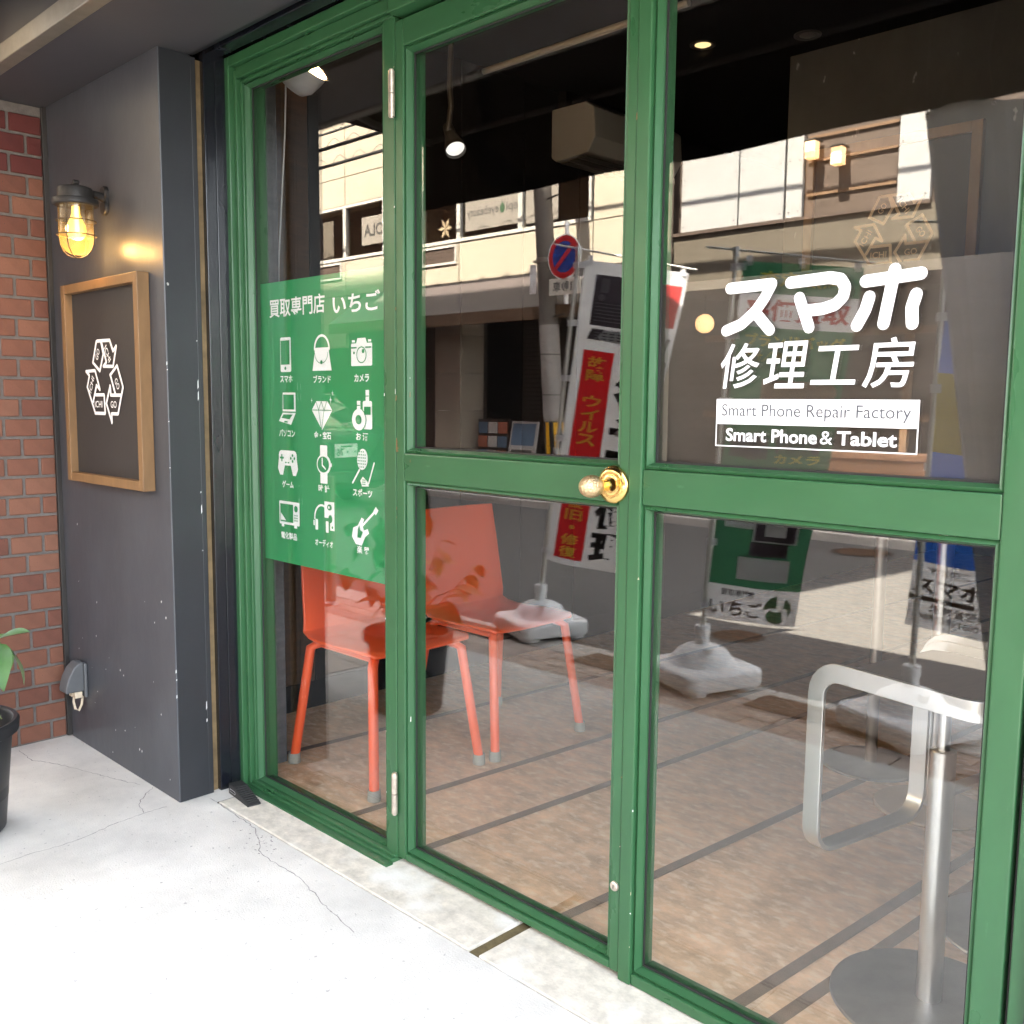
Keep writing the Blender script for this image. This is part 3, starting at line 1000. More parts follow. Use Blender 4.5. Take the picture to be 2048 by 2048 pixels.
chp.build('paint_chips', 'gold_wood', dr)

# right fixed light with mid rail
rwin = thing('display_window', (-0.85, 0, 0), 'wide green framed window right of the door with white lettering', 'window')
x0, x1 = -1.192, -0.512 - 0.012
MB().box((-1.2375, YF - .004, 0.004), (x0 - .013, 0.05, ZTOP)).build('stile', GP, rwin, bevel=0.003)
MB().box((x1 + .013, YF - .002, 0.004), (-0.463, 0.05, ZTOP)).build('stile', GP, rwin, bevel=0.003)
MB().box((x0 - .0125, YF, 2.19), (x1 + .0125, 0.05, ZTOP)).build('top_rail', GH, rwin, bevel=0.003)
MB().box((x0 - .0125, YF, 1.0545), (x1 + .0125, 0.05, 1.1275)).build('middle_rail', GH, rwin, bevel=0.003)
MB().box((x0 - .0125, YF, 0.004), (x1 + .0125, 0.05, 0.0295)).build('bottom_rail', GH, rwin, bevel=0.003)
pane_set(rwin, x0, x1, 1.141, 2.177, 0, 0)
pane_set(rwin, x0, x1, 0.043, 1.041, 0, 0)
bead(rwin, x0, x1, 1.141, 2.177, 0.0125)
bead(rwin, x0, x1, 0.043, 1.041, 0.0125)
MB().box((-2.000, -0.062, 2.214), (-0.4535, 0.05, ZTOP + .03)).build('transom', GH, thing('transom_bar', (-1.2, 0, 2.2), 'green transom bar across the top above the door', 'transom'), bevel=0.003)
rp = thing('right_doorway_post', (-0.42, 0, 0), 'dark gap and green post at the far right edge of the shopfront', 'post')
MB().box((-0.4525, YF - .006, 0.004), (-0.425, 0.05, 2.2)).build('post', GP, rp, bevel=0.003)
MB().box((-0.4615, -.012, 0.004), (-0.4535, 0.05, 2.2)).build('gap_strip', 'gasket', rp)
MB().box((-0.424, -0.05, 0.0), (4.9, 0.06, 2.28)).build('wall_panel', 'jamb_grey', rp)

# small chips and scuffs in the green paint, along the arrises
rc = random.Random(11)
for own, xs, zs in ((dr, (-2.0083, -1.951, -1.265, -1.2397), (.03, 2.1)), (rwin, (-1.2373, -1.2052, -0.4632), (.03, 2.1)), (fw, (-2.058, -2.0117), (.03, 2.1))):
    for k_ in range(9):
        x, z = rc.choice(xs), rc.uniform(*zs)
        h, w_ = rc.choice([.003, .005, .009, .016]), rc.uniform(.0008, .0022)
        yy = YF - .0046 if own is rwin else YF - .0008
        MB().add([(x - w_, yy, z), (x + w_, yy, z + h * .15), (x + w_ * .7, yy, z + h), (x - w_ * .5, yy, z + h * .85)], [(0, 1, 2, 3)]).build('paint_chip', rc.choice(['white_paint', 'plug_cream', 'gold_wood']), own)

# ============================================================ THINGS ON THE PORCH
# ---- caged wall lantern
LX, LY = -3.165, -0.378
la = thing('wall_lantern', (LX, YG, 1.70), 'lit caged bulkhead lantern with black cap on the grey wall', 'wall lamp')
MB().lathe([(0, 1.917), (.040, 1.916), (.050, 1.912), (.053, 1.905), (.054, 1.880), (.066, 1.878), (.068, 1.874), (.068, 1.862), (.064, 1.858), (.050, 1.858), (0, 1.859)], (LX, LY, 0), 36).build('cap', 'black_metal', la, smooth=True)
kk = MB().box((LX - .012, LY - .008, 1.916), (LX + .010, LY + .008, 1.930))
kk.cyl((LX + .008, LY - .009, 1.929), (LX + .008, LY + .009, 1.929), .008, n=14)
kk.build('cap_latch', 'black_metal', la, bevel=.002)
ar = MB()
ar.tube([(LX, LY + .03, 1.903), (LX - .004, LY + .055, 1.903), (LX - .010, LY + .080, 1.902), (LX - .014, YG - .006, 1.897)], [.012, .012, .013, .015], 12)
ar.build('arm', 'black_metal', la, smooth=True)
pl = MB()
pl.lathe([(0, -.012), (.020, -.012), (.023, -.008), (.023, 0)], (LX - .014, YG - .0005, 1.913), 20, 'y')
pl.lathe([(0, -.012), (.020, -.012), (.023, -.008), (.023, 0)], (LX - .014, YG - .0005, 1.868), 20, 'y')
pl.box((LX - .032, YG - .0085, 1.868), (LX + .004, YG - .0003, 1.913))
pl.build('wall_plate', 'black_metal', la, smooth=True)
MB().lathe([(.052, 1.857), (.052, 1.775), (.051, 1.758), (.046, 1.737), (.036, 1.721), (.020, 1.711), (.001, 1.709)], (LX, LY, 0), 36).build('glass_globe', 'lamp_glass', la, smooth=True, angle=80)
MB().lathe([(.012, 1.857), (.013, 1.835), (.018, 1.82), (.027, 1.80), (.029, 1.785), (.026, 1.768), (.016, 1.757), (.001, 1.754)], (LX, LY, 0), 24).build('bulb', 'bulb_warm', la, smooth=True, angle=80)
MB().lathe([(.001, 1.802), (.009, 1.797), (.012, 1.787), (.009, 1.777), (.001, 1.772)], (LX - .002, LY - .021, 0), 16).build('filament', 'bulb_core', la, smooth=True, angle=80)
for k in range(4):
    a = R(40 + 90 * k)
    pts = [(.057, 1.86), (.0575, 1.80), (.0575, 1.765), (.055, 1.742), (.046, 1.722), (.032, 1.708), (.016, 1.701), (.0, 1.699)]
    MB().tube([(LX + r * math.cos(a), LY + r * math.sin(a), z) for r, z in pts], .0017, 6).build('cage_wire', 'wire_metal', la, smooth=True)
for z in (1.812, 1.768):
    MB().tube([(LX + .0585 * math.cos(2 * math.pi * i / 32), LY + .0585 * math.sin(2 * math.pi * i / 32), z) for i in range(32)], .0017, 6, closed=True).build('cage_ring', 'wire_metal', la, smooth=True)
ll = bpy.data.lights.new('lantern_light', 'POINT')
ll.energy = 0.10
ll.color = (1.0, 0.60, 0.22)
ll.shadow_soft_size = 0.018
llo = bpy.data.objects.new('lantern_light', ll)
COL.objects.link(llo)
llo.parent = la
llo.location = Vector((LX - .004, LY + .010, 1.742)) - root_loc(la)

# ---- framed logo board
SX0, SX1, SZ0, SZ1 = -3.484, -2.890, 0.978, 1.643
FW, FD = 0.030, 0.040
sb = thing('sign_board', (-3.19, YG, SZ0), 'dark board with white recycling arrows logo in a wooden frame on the grey wall', 'sign')
yb0, yb1 = YG - .001, YG - FD
MB().box((SX0, yb1, SZ0), (SX0 + FW, yb0, SZ1)).build('frame_side', 'gold_wood', sb, bevel=.002)
MB().box((SX1 - FW, yb1, SZ0), (SX1, yb0, SZ1)).build('frame_side', 'gold_wood', sb, bevel=.002)
MB().box((SX0 + FW + .0006, yb1 + .0006, SZ1 - FW), (SX1 - FW - .0006, yb0, SZ1)).build('frame_top', 'gold_wood', sb, bevel=.002)
MB().box((SX0 + FW + .0006, yb1 + .0006, SZ0), (SX1 - FW - .0006, yb0, SZ0 + FW)).build('frame_bottom', 'gold_wood', sb, bevel=.002)
MB().box((SX0 + FW, YG - .014, SZ0 + FW), (SX1 - FW, yb0, SZ1 - FW)).build('board', 'board_dark', sb)
g = Gfx(lambda u, v, d: (u, YG - .0146 - d, v))
draw_logo(g, -3.235, 1.315, 1.0)
g.build('logo', 'white_vinyl', sb)

# ---- outdoor socket cover
ox, oz = -3.520, 0.20
oc = thing('outdoor_socket', (ox, YG, oz), 'grey hooded outdoor power socket low on the grey wall', 'socket')
MB().box((ox - .036, YG - .012, oz - .012), (ox + .036, YG - .0005, oz + .112)).build('back_plate', 'plastic_grey', oc, bevel=.004)
hood = [(-.001, .118), (-.018, .116), (-.038, .100), (-.056, .066), (-.066, .026), (-.066, .012), (-.001, .012)]
MB().prism(hood, lambda u, v, d: (ox + d, YG - .011 + u, oz + v), -.033, .033).build('hood', 'plastic_grey', oc, bevel=.005, seg=3)
for dx in (-.016, .018):
    MB().box((ox + dx - .011, YG - .045, oz - .012), (ox + dx + .011, YG - .018, oz + .011)).build('plug', 'plug_cream', oc, bevel=.003)
MB().tube([(ox - .016, YG - .032, oz - .010), (ox - .016, YG - .034, oz - .035), (ox - .008, YG - .032, oz - .060), (ox - .002, YG - .022, oz - .066), (ox, YG - .012, oz - .045), (ox + .002, YG - .008, oz - .010)], .0045, 8).build('cord', 'plug_cream', oc, smooth=True)

# ---- black rubber door stop
ds = thing('door_stop', (-2.66, -0.10, 0), 'black ribbed rubber door wedge on the ground at the corner of the green frame', 'door stop')
dsm = MB()
def dsf(u, v, d):
    a = R(-6)
    return (-2.755 + u * math.cos(a) - d * math.sin(a), -0.105 + u * math.sin(a) + d * math.cos(a), .0006 + v)
dsm.prism([(0, 0), (.145, 0), (.145, .006), (.03, .034), (0, .034)], dsf, -.022, .022)
dsm.build('wedge', 'rubber', ds, bevel=.002)
rbm = MB()
for i in range(9):
    u = .04 + i * .011
    h = .034 - (u - .03) * (.028 / .115)
    rbm.prism([(u, h - .001), (u + .005, h - .0022), (u + .005, h + .0014), (u, h + .0022)], dsf, -.021, .021)
rbm.build('ribs', 'rubber', ds)
gx = Gfx(lambda u, v, d: dsf(u, v, -.0225 - d))
gx.rect(.012, .010, .052, .020, .003)
lb = gx.build('label', 'white_vinyl', ds)
gx2 = Gfx(lambda u, v, d: dsf(u, v, -.0228 - d))
gx2.rect(.0135, .0112, .0505, .0188, .002)
gx2.build('label_inner', 'flag_black', lb)

# ---- potted plant
PX, PY = -3.048, -0.848
pp = thing('potted_plant', (PX, PY, 0), 'leafy green plant in a black plastic pot at the left edge', 'plant')
MB().lathe([(.0, .002), (.135, .002), (.140, .008), (.168, .290), (.178, .292), (.186, .296), (.188, .325), (.182, .332), (.172, .330), (.166, .318), (.150, .10), (0, .10)], (PX, PY, 0), 44).build('pot', 'pot_black', pp, smooth=True)
for a in (20, 200, 300):
    ca, sa = math.cos(R(a)), math.sin(R(a))
    MB().cyl((PX + .180 * ca, PY + .180 * sa, .262), (PX + .180 * ca, PY + .180 * sa, .296), .010, n=10).build('pot_lug', 'pot_black', pp, smooth=True)
MB().lathe([(0, .285), (.10, .288), (.160, .278)], (PX, PY, 0), 30).build('soil', 'soil', pp, smooth=True)
# leaf meshes: pointed oval folded along the midrib
def leaf_mesh(name, L, W, mname, curl):
    vs, fs = [], []
    n = 7
    for i in range(n + 1):
        t = i / n
        wv = W * (math.sin(math.pi * min(1, t * 1.02)) ** 0.75) * (1 - .25 * t) if 0 < i < n else 0.0004
        zz = -curl * t * t * L
        vs += [(t * L, -wv, zz + .18 * wv), (t * L, 0, zz - .06 * wv), (t * L, wv, zz + .18 * wv)]
    for i in range(n):
        for k in range(2):
            fs.append((i * 3 + k, i * 3 + k + 1, (i + 1) * 3 + k + 1, (i + 1) * 3 + k))
    me = bpy.data.meshes.new(name)
    me.from_pydata(vs, [], fs)
    me.materials.append(MATS[mname])
    for p in me.polygons:
        p.use_smooth = True
    return me


LEAF = [leaf_mesh('leaf', .105, .036, 'leaf', .25), leaf_mesh('leaf', .085, .031, 'leaf_b', .5), leaf_mesh('leaf', .13, .040, 'leaf', .6), leaf_mesh('leaf', .07, .024, 'leaf_b', .3)]
rl = root_loc(pp)


def add_leaf(p, yaw, pitch, roll, k=None, free=False):
    q = (p[0] + .10 * math.cos(yaw) * math.cos(pitch), p[1] + .10 * math.sin(yaw) * math.cos(pitch))
    if not free and max((1.625 + q[1]) / -q[0], (1.625 + p[1]) / -p[0]) > .292:
        return      # keeps the crown clear of the wall side
    o = bpy.data.objects.new('leaf', random.choice(LEAF) if k is None else LEAF[k])
    COL.objects.link(o)
    o.parent = pp
    o.location = Vector(p) - rl
    o.rotation_euler = (roll, pitch, yaw)


stems = [[(.02, .02, .28), (.06, .06, .40), (.09, .10, .50), (.11, .12, .57)],
         [(0, 0, .28), (.05, .0, .45), (.13, -.01, .60), (.20, .0, .72)],
         [(0.02, 0, .28), (.10, .01, .42), (.20, .02, .50), (.31, .01, .55)],
         [(-.02, 0, .28), (-.10, .0, .45), (-.20, .0, .60), (-.36, .01, .74)],
         [(-.03, .02, .28), (-.15, .02, .42), (-.30, .01, .50), (-.50, .0, .53)],
         [(0, -.02, .28), (.0, -.02, .52), (.06, -.02, .72), (.10, .0, .92)],
         [(0, .02, .28), (-.06, .03, .50), (-.12, .02, .70), (-.19, .02, .82)],
         [(.02, -.02, .28), (.08, -.08, .42), (.15, -.14, .52), (.2, -.2, .60)],
         [(.03, .02, .28), (.12, .04, .40), (.22, .06, .42), (.32, .05, .41)]]
for st in stems:
    pts = [(PX + a, PY + b, c) for a, b, c in st]
    MB().tube(pts, [.005, .004, .003, .0015], 6).build('stem', 'stem_green', pp, smooth=True)
    for i in range(9):
        t = 0.30 + 0.70 * i / 8
        s = t * 3
        k = min(2, int(s))
        f = s - k
        p = [pts[k][j] * (1 - f) + pts[k + 1][j] * f for j in range(3)]
        base = math.atan2(pts[k + 1][1] - pts[k][1], pts[k + 1][0] - pts[k][0])
        add_leaf(p, base + random.uniform(-1.6, 1.6), random.uniform(-.35, .9), random.uniform(-.6, .6))

for p_, yw, pt, k_ in (((-2.945, -.735, .575), .6, -.5, 0), ((-2.94, -.73, .565), -.4, .35, 2), ((-2.938, -.728, .56), 1.6, .6, 2), ((-2.95, -.74, .58), 2.6, -.3, 1), ((-2.935, -.725, .555), .4, 1.0, 3)):
    add_leaf(p_, yw, pt, 0.2, k_, True)

# ============================================================ STICKERS ON THE GLASS
# ---- green price-list sticker on the left pane (inside face)
stk = thing('window_sticker', (-2.39, 0.010, 0.76), 'green vinyl sticker with white icons and Japanese text on the left pane', 'sticker')
YD = 0.0165
MB().add([(-2.746, YD, 0.755), (-2.062, YD, 0.755), (-2.062, YD, 1.622), (-2.746, YD, 1.622)], [(0, 1, 2, 3)]).build('vinyl_sheet', 'green_vinyl', stk)
WF = lambda u, v, d: (u * 1.0098, YD - .0004 - d, 1.2615 + (v - 1.2615) * 1.0098)      # printed face looks out through the pane
Gfx(WF).text('買取専門店', -2.668, 1.512, -2.372, 1.568, .016).build('lettering', 'white_vinyl', stk)
Gfx(WF).text('いちご', -2.333, 1.506, -2.113, 1.560, .022).build('lettering', 'white_vinyl', stk)
for body, u, v, w_ in (('スマホ', -2.579, 1.326, .068), ('ブランド', -2.390, 1.324, .088), ('カメラ', -2.199, 1.325, .068), ('パソコン', -2.580, 1.162, .088), ('金・宝石', -2.391, 1.161, .086),
                       ('お 酒', -2.199, 1.163, .056), ('ゲーム', -2.580, 1.005, .064), ('時 計', -2.387, 1.005, .056), ('スポーツ', -2.199, 1.006, .090), ('電化製品', -2.578, .845, .088), ('オーディオ', -2.390, .843, .092), ('楽 器', -2.198, .844, .058)):
    Gfx(WF).text(body, u - w_ / 2, v - .011, u + w_ / 2, v + .011, .024).build('lettering', 'white_vinyl', stk)
IC = {}


def icon(name):
    a, b = Gfx(WF, .0002), Gfx(WF, .0022)
    IC[name] = (a, b)
    return a, b


def fin(name):
    a, b = IC[name]
    o = a.build(name, 'white_vinyl', stk)
    if b.m.v:
        if len(b.cuts) > 14:
            b.build('cutouts', 'green_vinyl', o)['kind'] = 'stuff'
        else:
            b.build_each('cutout', 'green_vinyl', o)


u, v = -2.580, 1.399                                    # phone
a, b = icon('phone_icon')
a.rect(u - .029, v - .052, u + .029, v + .052, .006)
b.rect(u - .024, v - .030, u + .024, v + .042)
b.disc(u, v - .041, .005)
fin('phone_icon')
u, v = -2.389, 1.398                                    # handbag
a, b = icon('bag_icon')
a.ring(u, v + .012, .040, .042, .007, a0=-5, a1=185)
a.poly([(u - .048, v - .050), (u + .048, v - .050), (u + .033, v + .016), (u - .033, v + .016)])
b.ring(u, v + .002, .034, .032, .0022, a0=180, a1=360)
b.disc(u, v - .026, .006)
fin('bag_icon')
u, v = -2.198, 1.394                                    # camera
a, b = icon('camera_icon')
a.rect(u - .048, v - .036, u + .048, v + .026, .004)
a.poly([(u - .026, v + .024), (u + .026, v + .024), (u + .018, v + .040), (u - .018, v + .040)])
a.rect(u - .044, v + .029, u - .030, v + .035)
a.rect(u + .030, v + .029, u + .044, v + .035)
b.rect(u - .046, v + .012, u - .020, v + .016)
b.rect(u + .020, v + .012, u + .046, v + .016)
b.ring(u + .002, v - .006, .023, .023, .003)
b.disc(u + .010, v + .004, .006)
b.disc(u - .032, v + .000, .004)
fin('camera_icon')
u, v = -2.576, 1.238                                    # laptop
a, b = icon('laptop_icon')
a.poly([(u - .026, v - .010), (u + .046, v - .010), (u + .046, v + .047), (u - .024, v + .047)])
a.poly([(u - .048, v - .040), (u + .020, v - .050), (u + .046, v - .014), (u - .026, v - .014)])
b.rect(u - .019, v - .004, u + .040, v + .041)
b.poly([(u - .030, v - .030), (u + .014, v - .034), (u + .032, v - .019), (u - .018, v - .019)])
b.rect(u - .014, v - .044, u + .004, v - .039)
fin('laptop_icon')
u, v = -2.392, 1.226                                    # gem
a, b = icon('gem_icon')
a.poly([(u - .028, v + .034), (u + .028, v + .034), (u + .052, v + .008), (u, v - .050), (u - .052, v + .008)])
for s_ in (((-.052, .008), (.052, .008)), ((-.028, .034), (-.014, .008)), ((0, .034), (-.014, .008)), ((0, .034), (.014, .008)), ((.028, .034), (.014, .008)), ((-.014, .008), (0, -.050)), ((.014, .008), (0, -.050))):
    b.stroke([(u + s_[0][0], v + s_[0][1]), (u + s_[1][0], v + s_[1][1])], .0022, caps=False)
for du, dv, r_ in ((.044, .038, .012), (.054, .058, .009), (-.052, .036, .008)):
    a.poly([(u + du - r_ * .6, v + dv), (u + du - r_ * .12, v + dv - r_ * .12), (u + du, v + dv - r_), (u + du + r_ * .12, v + dv - r_ * .12), (u + du + r_ * .6, v + dv), (u + du + r_ * .12, v + dv + r_ * .12), (u + du, v + dv + r_), (u + du - r_ * .12, v + dv + r_ * .12)])
fin('gem_icon')
u, v = -2.196, 1.236                                    # bottles
a, b = icon('bottle_icon')
a.rect(u + .002, v - .052, u + .044, v + .026, .006)
a.rect(u + .015, v + .024, u + .031, v + .056)
a.disc(u - .016, v - .026, .033, .030)
a.rect(u - .025, v, u - .009, v + .026)
b.rect(u + .010, v - .012, u + .040, v + .010)
b.disc(u - .016, v - .026, .014, .013)
b.ring(u - .016, v - .026, .036, .033, .003, a0=-60, a1=60)
b.rect(u - .026, v + .012, u - .008, v + .0145)
b.rect(u + .014, v + .038, u + .032, v + .0405)
fin('bottle_icon')
u, v = -2.578, 1.073                                    # game pad
a, b = icon('gamepad_icon')
a.rect(u - .050, v - .010, u + .050, v + .036, .016)
a.poly([(u - .050, v + .010), (u - .016, v - .008), (u - .028, v - .040), (u - .044, v - .040), (u - .056, v - .020)])
a.poly([(u + .050, v + .010), (u + .056, v - .020), (u + .044, v - .040), (u + .028, v - .040), (u + .016, v - .008)])
b.rect(u - .041, v + .010, u - .019, v + .016)
b.rect(u - .033, v + .002, u - .027, v + .024)
for du, dv in ((.030, .022), (.030, .004), (.020, .013), (.040, .013)):
    b.disc(u + du, v + dv, .0045)
b.rect(u - .012, v - .003, u - .003, v + .001)
b.rect(u + .003, v - .003, u + .012, v + .001)
fin('gamepad_icon')
u, v = -2.386, 1.076                                    # watch
a, b = icon('watch_icon')
a.rect(u - .018, v - .056, u + .018, v + .056, .003)
a.disc(u, v, .036, .030, 28)
a.rect(u + .034, v - .005, u + .041, v + .005)
b.disc(u, v, .029, .0235, 28)
a2 = Gfx(WF, .0042)
a2.stroke([(u - .002, v + .018), (u - .002, v - .002), (u + .014, v - .012)], .005)
fin('watch_icon')
a2.build('watch_hands', 'white_vinyl', stk)
u, v = -2.200, 1.074                                    # racket and club
a, b = icon('racket_icon')
a.disc(u + .002, v + .026, .024, .030, 24, R(-14))
a.stroke([(u - .012, v - .004), (u - .044, v - .042)], .006)
for i in range(5):
    for j in range(6):
        du, dv = (i - 2) * .0085 + .002, (j - 2.5) * .0085 + .026
        if ((du - .002) / .021) ** 2 + ((dv - .026) / .026) ** 2 < 1:
            b.disc(u + du, v + dv, .0024, n=6)
a.stroke([(u + .056, v + .018), (u + .030, v - .040)], .005)
a.poly([(u + .032, v - .048), (u + .000, v - .050), (u - .008, v - .034), (u + .004, v - .022), (u + .024, v - .034)])
for i in range(3):
    b.rect(u + .004, v - .044 + i * .006, u + .020, v - .042 + i * .006)
fin('racket_icon')
u, v = -2.574, 0.914                                    # microwave
a, b = icon('microwave_icon')
a.rect(u - .056, v - .034, u + .056, v + .038, .004)
a.rect(u - .044, v - .042, u - .030, v - .032)
a.rect(u + .026, v - .042, u + .042, v - .032)
b.rect(u - .048, v - .026, u + .024, v + .030)
b.disc(u + .040, v + .018, .010)
for i in range(3):
    for j in range(3):
        b.rect(u + .031 + i * .007, v - .004 - j * .008, u + .035 + i * .007, v - j * .008)
a3 = Gfx(WF, .0042)
a3.poly([(u - .042, v - .021), (u - .012, v - .021), (u - .042, v + .002)])
fin('microwave_icon')
a3.build('microwave_glint', 'white_vinyl', stk)
u, v = -2.387, 0.914                                    # headphones and speaker
a, b = icon('audio_icon')
a.ring(u - .012, v + .002, .040, .042, .006, a0=-8, a1=188)
a.rect(u - .046, v - .034, u - .032, v - .002, .003)
a.rect(u + .008, v - .038, u + .022, v - .004, .003)
a.rect(u - .056, v - .022, u - .049, v - .006)
a.rect(u + .002, v + .006, u + .052, v + .054)
a.rect(u + .030, v - .030, u + .052, v + .010)
b.disc(u + .030, v + .038, .012, .009)
b.disc(u + .034, v + .004, .010, .012)
b.disc(u + .044, v - .020, .004)
a4 = Gfx(WF, .0042)
a4.disc(u + .030, v + .038, .004)
fin('audio_icon')
a4.build('speaker_cone', 'white_vinyl', stk)
u, v = -2.192, 0.912                                    # guitar
a, b = icon('guitar_icon')
a.poly([(u - .058, v - .034), (u - .040, v - .054), (u - .012, v - .056), (u + .004, v - .030), (u + .022, v - .018), (u + .016, v - .006), (u - .002, v - .012), (u - .008, v + .004), (u + .000, v + .020), (u - .012, v + .024), (u - .030, v + .000), (u - .052, v - .008)])
a.stroke([(u - .010, v + .000), (u + .050, v + .046)], .007)
a.poly([(u + .042, v + .046), (u + .054, v + .036), (u + .066, v + .050), (u + .054, v + .060)])
b.poly([(u - .030, v - .034), (u - .014, v - .034), (u - .004, v - .016), (u - .016, v - .012), (u - .020, v + .002), (u - .028, v - .010)])
fin('guitar_icon')

# ---- dark film and white lettering on the right pane
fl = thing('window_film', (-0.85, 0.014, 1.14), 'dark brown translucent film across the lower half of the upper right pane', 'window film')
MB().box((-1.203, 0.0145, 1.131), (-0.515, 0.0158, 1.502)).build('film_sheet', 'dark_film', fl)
lt = thing('window_lettering', (-0.855, 0.010, 1.18), 'white Japanese lettering and English caption boxes on the right pane', 'lettering')
YL = -0.0006
LF = lambda u, v, d: (u, YL - d, v)
g = Gfx(LF)
W_ = 0.0215
g.stroke([(-1.030, 1.4805), (-0.942, 1.4825), (-0.956, 1.458), (-0.975, 1.434), (-1.004, 1.412), (-1.036, 1.4015)], W_)
g.stroke([(-0.976, 1.434), (-0.943, 1.399)], W_)
g.stroke([(-0.904, 1.4815), (-0.829, 1.4845), (-0.808, 1.480), (-0.799, 1.466), (-0.802, 1.450), (-0.816, 1.437), (-0.840, 1.431), (-0.870, 1.430)], W_)
g.stroke([(-0.885, 1.453), (-0.864, 1.400)], W_)
g.build('katakana_sumaho', 'white_vinyl', lt)
g = Gfx(LF)
g.stroke([(-0.763, 1.473), (-0.669, 1.4785)], W_)
g.stroke([(-0.713, 1.4885), (-0.728, 1.400)], W_)
g.stroke([(-0.755, 1.446), (-0.761, 1.425), (-0.775, 1.399)], W_)
g.stroke([(-0.675, 1.445), (-0.681, 1.425), (-0.679, 1.398)], W_)
g.build('katakana_ho', 'white_vinyl', lt)
for i, ch_ in enumerate('修理工房'):
    g = Gfx(LF)
    u0 = -1.046 + i * .0965
    hh = (1.292, 1.377) if ch_ != '工' else (1.298, 1.366)
    g.text(ch_, u0, hh[0], u0 + .084, hh[1], .010, shear=.010)
    g.build('kanji', 'white_vinyl', lt)
g = Gfx(LF)
g.rect(-1.052, 1.224, -0.659, 1.272)
cb = g.build('caption_box', 'white_vinyl', lt)
g = Gfx(LF, .0010)
g.text('Smart Phone Repair Factory', -1.039, 1.2325, -0.672, 1.2625)
g.build('caption_text', 'film_text', cb)
g = Gfx(LF)
for a_, b_ in (((-1.052, 1.181), (-0.659, 1.1832)), ((-1.052, 1.1833), (-1.0498, 1.2238)), ((-0.6612, 1.1833), (-0.659, 1.2238))):
    g.rect(a_[0], a_[1], b_[0], b_[1])
g.build('caption_outline', 'white_vinyl', lt)
g = Gfx(LF)
g.text('Smart Phone', -1.029, 1.1915, -0.840, 1.2165, .022)
g.text('&', -0.834, 1.192, -0.810, 1.2155)
g.text('Tablet', -0.802, 1.1915, -0.694, 1.2165, .022)
g.build('caption_text', 'white_vinyl', lt)

# ============================================================ INSIDE THE SHOP
# ---- orange chairs: one-piece shell of seat and back, four round legs with grey feet


def make_chair(label):
    t = thing('orange_chair', (0, 0, 0), label, 'chair', 'orange chairs')
    sh = MB()
    # profile in x (front +) / z ; faces +x
    prof = [(.200, .438), (.185, .447), (.10, .447), (.0, .442), (-.10, .440), (-.155, .446), (-.190, .468), (-.205, .51), (-.218, .60), (-.234, .72), (-.250, .850)]
    halfw = [.200, .214, .220, .220, .218, .215, .213, .211, .207, .200, .188]
    n = len(prof)
    vs, fs = [], []
    NU = 6
    for (px, pz), hw in zip(prof, halfw):
        for j in range(NU + 1):
            q = -1 + 2 * j / NU
            dz = .006 * q * q if pz < .46 else 0
            dx = .016 * q * q if pz > .50 else 0
            vs.append((px + dx, q * hw, pz + dz))
    for i in range(n - 1):
        for j in range(NU):
            fs.append((i * (NU + 1) + j, i * (NU + 1) + j + 1, (i + 1) * (NU + 1) + j + 1, (i + 1) * (NU + 1) + j))
    sh.add(vs, fs)
    o = sh.build('seat_shell', 'chair_orange', t, smooth=True, angle=60)
    s = o.modifiers.new('solid', 'SOLIDIFY')
    s.thickness = .011
    bv = o.modifiers.new('bevel', 'BEVEL')
    bv.width, bv.segments, bv.limit_method = .004, 2, 'ANGLE'
    for sx, sy in ((1, 1), (1, -1), (-1, 1), (-1, -1)):
        top = (sx * .150, sy * .165, .432)
        bot = (sx * .228, sy * .228, .018)
        kn_ = (sx * .175, sy * .190, .415)
        lg = MB().tube([top, kn_, tuple(kn_[i] * .5 + bot[i] * .5 for i in range(3)), bot], .0165, 14).build('leg', 'chair_orange', t, smooth=True, angle=60)
        MB().lathe([(0, 0), (.021, 0), (.022, .004), (.0205, .036), (0, .030)], (bot[0], bot[1], 0.001), 14).build('foot_cap', 'foot_grey', lg, smooth=True)
    for sy in (1, -1):
        MB().tube([(.15, sy * .165, .428), (-.15, sy * .165, .426)], .010, 10).build('side_rail', 'chair_orange', t, smooth=True)
    return t


c1 = make_chair('orange chair nearest the glass, half hidden behind the green sticker')
c1.location = (-2.608, 0.398, 0.003)
c2 = copy_tree(c1)
c2['label'] = 'second orange chair, deeper inside, its back showing through the door'
c2.location = (-2.590, 0.915, 0.003)

# ---- bar stools: bent steel band, wooden seat, gas column, disc base


def arc(cx, cz, r, a0, a1, n=6):
    return [(cx + r * math.cos(R(a0 + (a1 - a0) * i / n)), cz + r * math.sin(R(a0 + (a1 - a0) * i / n))) for i in range(n + 1)]


